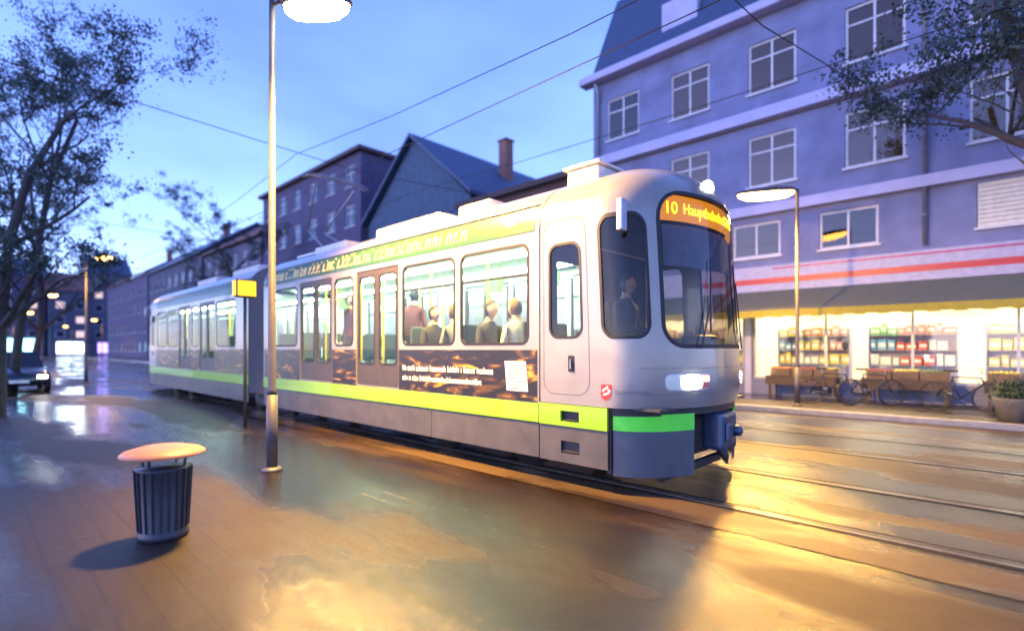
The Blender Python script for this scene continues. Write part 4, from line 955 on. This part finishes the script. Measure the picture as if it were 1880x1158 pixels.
def crate(s, D, z, kind, lab):
    t = empty('fruit_crate', W(s, D, z), lab, 'crate', 'fruit crates on the stands'); m = MB()
    for y in (-.2, .2):
        for k in range(3): m.box(-.28, .28, y-.008, y+.008, .02+k*.075, .075+k*.075)
    for x in (-.28, .28):
        for k in range(3): m.box(x-.008, x+.008, -.19, .19, .02+k*.075, .075+k*.075)
    m.box(-.27, .27, -.19, .19, 0, .02); m.build('box', mat('crate_wood', (.20, .13, .07), .8, bump=.3), t)
    fb = MB(); rr = random.Random(int(s*10)+3)
    for i in range(6):
        for j in range(4):
            c = (-.23+i*.092+rr.uniform(-.01, .01), -.15+j*.1+rr.uniform(-.01, .01), .20+rr.uniform(0, .03)); r = .046
            fb.lathe([(.01, -r), (r*.8, -r*.6), (r, 0), (r*.8, r*.6), (.01, r)], 8, 0, c)
    o = fb.build('fruit', mat('fruit_'+kind, fruitc[kind], .45), t, True)
names = list(fruitc)
for k, s in enumerate((4.4, 1.9, -.6, -3.0, 10.4, 7.9)):
    crate_stand(s, FD-.55, k)
    num = ['third', 'fourth', 'fifth', 'sixth', 'first', 'second'][k]
    for j in range(3): crate(s+.6-.6*j, FD-.55, .12+.66, names[(k+j) % 4], 'wooden crate of %s, %s crate on the %s stand from the left' % (names[(k+j) % 4], ['left', 'middle', 'right'][j], num))
def bicycle(loc, rz, label):
    t = empty('bicycle', loc, label, 'bicycle', 'bicycles before the shop', rz); fm = mat('bike_frame', (.02, .03, .05), .35, .3)
    for x in (-.52, .52):
        w_ = MB(); n = 28
        w_.tube([(x+.33*cos(2*pi*i/n), 0, .34+.33*sin(2*pi*i/n)) for i in range(n+1)], .018, 6)
        wo = w_.build('wheel', blk, t, True); sp = MB()
        for i in range(12): a = pi*i/12*2; sp.tube([(x, 0, .34), (x+.32*cos(a), 0, .34+.32*sin(a))], .0025, 3)
        sp.build('spokes', steel, wo)
    f = MB(); bb = (-.05, 0, .30); st_ = (-.2, 0, .82); hd_ = (.36, 0, .80); hl_ = (.39, 0, .68)
    for a, b in ((bb, st_), (bb, hl_), (st_, hd_), (bb, (-.52, 0, .34)), ((-.18, 0, .76), (-.52, 0, .34)), (hd_, hl_), (hl_, (.52, 0, .34))): f.tube([a, b], .017, 7)
    f.build('frame', fm, t, True); MB().tube([st_, (-.22, 0, .93)], .014, 7).build('seat_post', steel, t)
    MB().box(-.36, -.1, -.07, .07, .93, .98, bev=.02).build('saddle', blk, t)
    MB().tube([hd_, (.34, 0, 1.0), (.36, -.26, 1.04), (.22, -.3, 1.02)], .012, 6).tube([(.34, 0, 1.0), (.36, .26, 1.04), (.22, .3, 1.02)], .012, 6).build('handlebar', steel, t)
    MB().tube([bb, (.08, .08, .18)], .012, 6).box(.04, .14, .08, .16, .16, .19).tube([bb, (-.18, -.08, .42)], .012, 6).box(-.23, -.13, -.16, -.08, .41, .44).build('pedals', steel, t)
bicycle(W(3.35, 15.9, .12), .55, 'dark bicycle standing on the far pavement between the tram nose and the shop')
bicycle(W(2.5, 16.15, .12), .7, 'second dark bicycle, just right of the first before the shop')
bicycle(W(.7, 16.1, .12), -.3, 'dark bicycle farthest right before the shop')
pl = empty('planter', W(-.15, 14.9, .12), 'low planter with dark green shrub on the kerb at the right edge', 'planter')
MB().lathe([(.24, 0), (.32, .42), (.34, .46), (.30, .46), (.28, .40)], 24).build('pot', mat('pot_grey', (.12, .12, .12), .7), pl, True)
cv = []; cf = []; rr = random.Random(2)
for i in range(900):
    p = Vector((rr.gauss(0, .17), rr.gauss(0, .17), .62+rr.gauss(0, .12))); a = Vector((rr.gauss(0, 1), rr.gauss(0, 1), rr.gauss(0, 1))).normalized(); b_ = a.orthogonal().normalized(); l = .07; i = len(cv); cv += [p-a*l*.5, p+b_*l*.25, p+a*l*.5, p-b_*l*.25]; cf.append((i, i+1, i+2, i+3))
obj('shrub', cv, cf, leafmat('shrub_leaf', (.035, .07, .03)), pl)
# ================================================================== LITTER BIN (near left)
s_, D_ = None, None
dpt = F*1.6/345.; xx = (300-940)/F*dpt; bs, bD = dpt*CT-xx*ST, dpt*ST+xx*CT
bn = empty('litter_bin', W(bs, bD, .004), 'round litter bin with a broad pale lid standing on the wet pavement at lower left', 'litter bin')
binm = mat('bin_body', (.03, .033, .045), .45, .2, var=.2)
q = MB(); q.lathe([(.17, 0), (.19, .02), (.19, .05), (.175, .07), (.20, .58), (.205, .60)], 28); bo_ = q.build('body', binm, bn, True)
q = MB()
for k in range(20):
    a = 2*pi*k/20; q.tube([(.182*cos(a), .182*sin(a), .08), (.208*cos(a), .208*sin(a), .585)], .008, 5)
q.build('ribs', binm, bo_)
q = MB()
for k in range(4): a = pi/4+pi/2*k; q.tube([(.17*cos(a), .17*sin(a), .58), (.19*cos(a), .19*sin(a), .70)], .012, 6)
q.build('lid_support', binm, bn)
q = MB(); q.lathe([(.28, .695), (.31, .70), (.31, .715), (.28, .738), (.17, .768), (.02, .778)], 32); q.build('lid', mat('bin_lid', (.50, .19, .08), .4, .0, var=.1), bn, True)
# ================================================================== CAR (far left)
cr = empty('parked_car', W(27, 1.25, 0), 'dark car with its headlights on at the left edge of the picture', 'car')
cm = mat('car_paint', (.02, .022, .035), .25, .3, coat=1)
secs = [(-2.1, .35, .62, .70), (-2.05, .28, .86, .80), (-1.5, .25, .96, .86), (-.9, .25, .98, .88), (.0, .25, .95, .88), (.9, .25, .93, .88), (1.6, .26, .84, .86), (2.05, .3, .70, .78), (2.15, .36, .58, .68)]
vs_ = []; 
for x, z0, z1, w_ in secs:
    vs_ += [(x, -w_*.92, z0), (x, -w_, (z0+z1)/2), (x, -w_*.95, z1-.05), (x, -w_*.8, z1), (x, w_*.8, z1), (x, w_*.95, z1-.05), (x, w_, (z0+z1)/2), (x, w_*.92, z0)]
fs = [(i*8+j, i*8+(j+1) % 8, (i+1)*8+(j+1) % 8, (i+1)*8+j) for i in range(len(secs)-1) for j in range(8)]+[tuple(range(7, -1, -1)), tuple((len(secs)-1)*8+j for j in range(8))]
obj('body', vs_, fs, cm, cr, True)
vs_ = []
for x, z, w_ in ((-1.55, .93, .74), (-1.0, 1.42, .60), (.15, 1.45, .60), (.95, .91, .74)): vs_ += [(x, -w_, z), (x, w_, z)]
vs_ += [(-1.55, -.76, .9), (-1.55, .76, .9), (.95, .76, .88), (.95, -.76, .88)]
obj('cabin', vs_, [(2, 3, 5, 4), (0, 2, 4, 6), (1, 7, 5, 3), (0, 1, 3, 2), (4, 5, 7, 6)], mat('car_glass', (.01, .012, .016), .05), cr)
obj('car_roof', [(-1.03, -.61, 1.425), (-1.03, .61, 1.425), (.18, .61, 1.455), (.18, -.61, 1.455), (-1.0, -.58, 1.47), (-1.0, .58, 1.47), (.12, .58, 1.495), (.12, -.58, 1.495)], [(0, 1, 2, 3), (4, 7, 6, 5), (0, 3, 7, 4), (1, 5, 6, 2), (0, 4, 5, 1), (3, 2, 6, 7)], cm, cr)
for x in (-1.35, 1.35):
    for y in (-.78, .78):
        wo = MB().lathe([(.2, -.09), (.31, -.09), (.33, -.05), (.33, .05), (.31, .09), (.2, .09)], 22, 0, (x, y, .33), 'y').build('wheel', blk, cr, True)
        MB().lathe([(.03, -.095), (.19, -.095), (.19, .095), (.03, .095)], 16, 0, (x, y, .33), 'y').build('rim', steel, wo)
for y in (-.6, .6): MB().box(2.10, 2.17, y-.13, y+.13, .56, .66, bev=.02).build('headlight', emat('car_beam', (1, .97, .9), 25), cr)
MB().box(2.15, 2.17, -.26, .26, .40, .50).build('number_plate', whitep, cr)
SC.cycles.samples = 128
print('objects', len(bpy.data.objects))
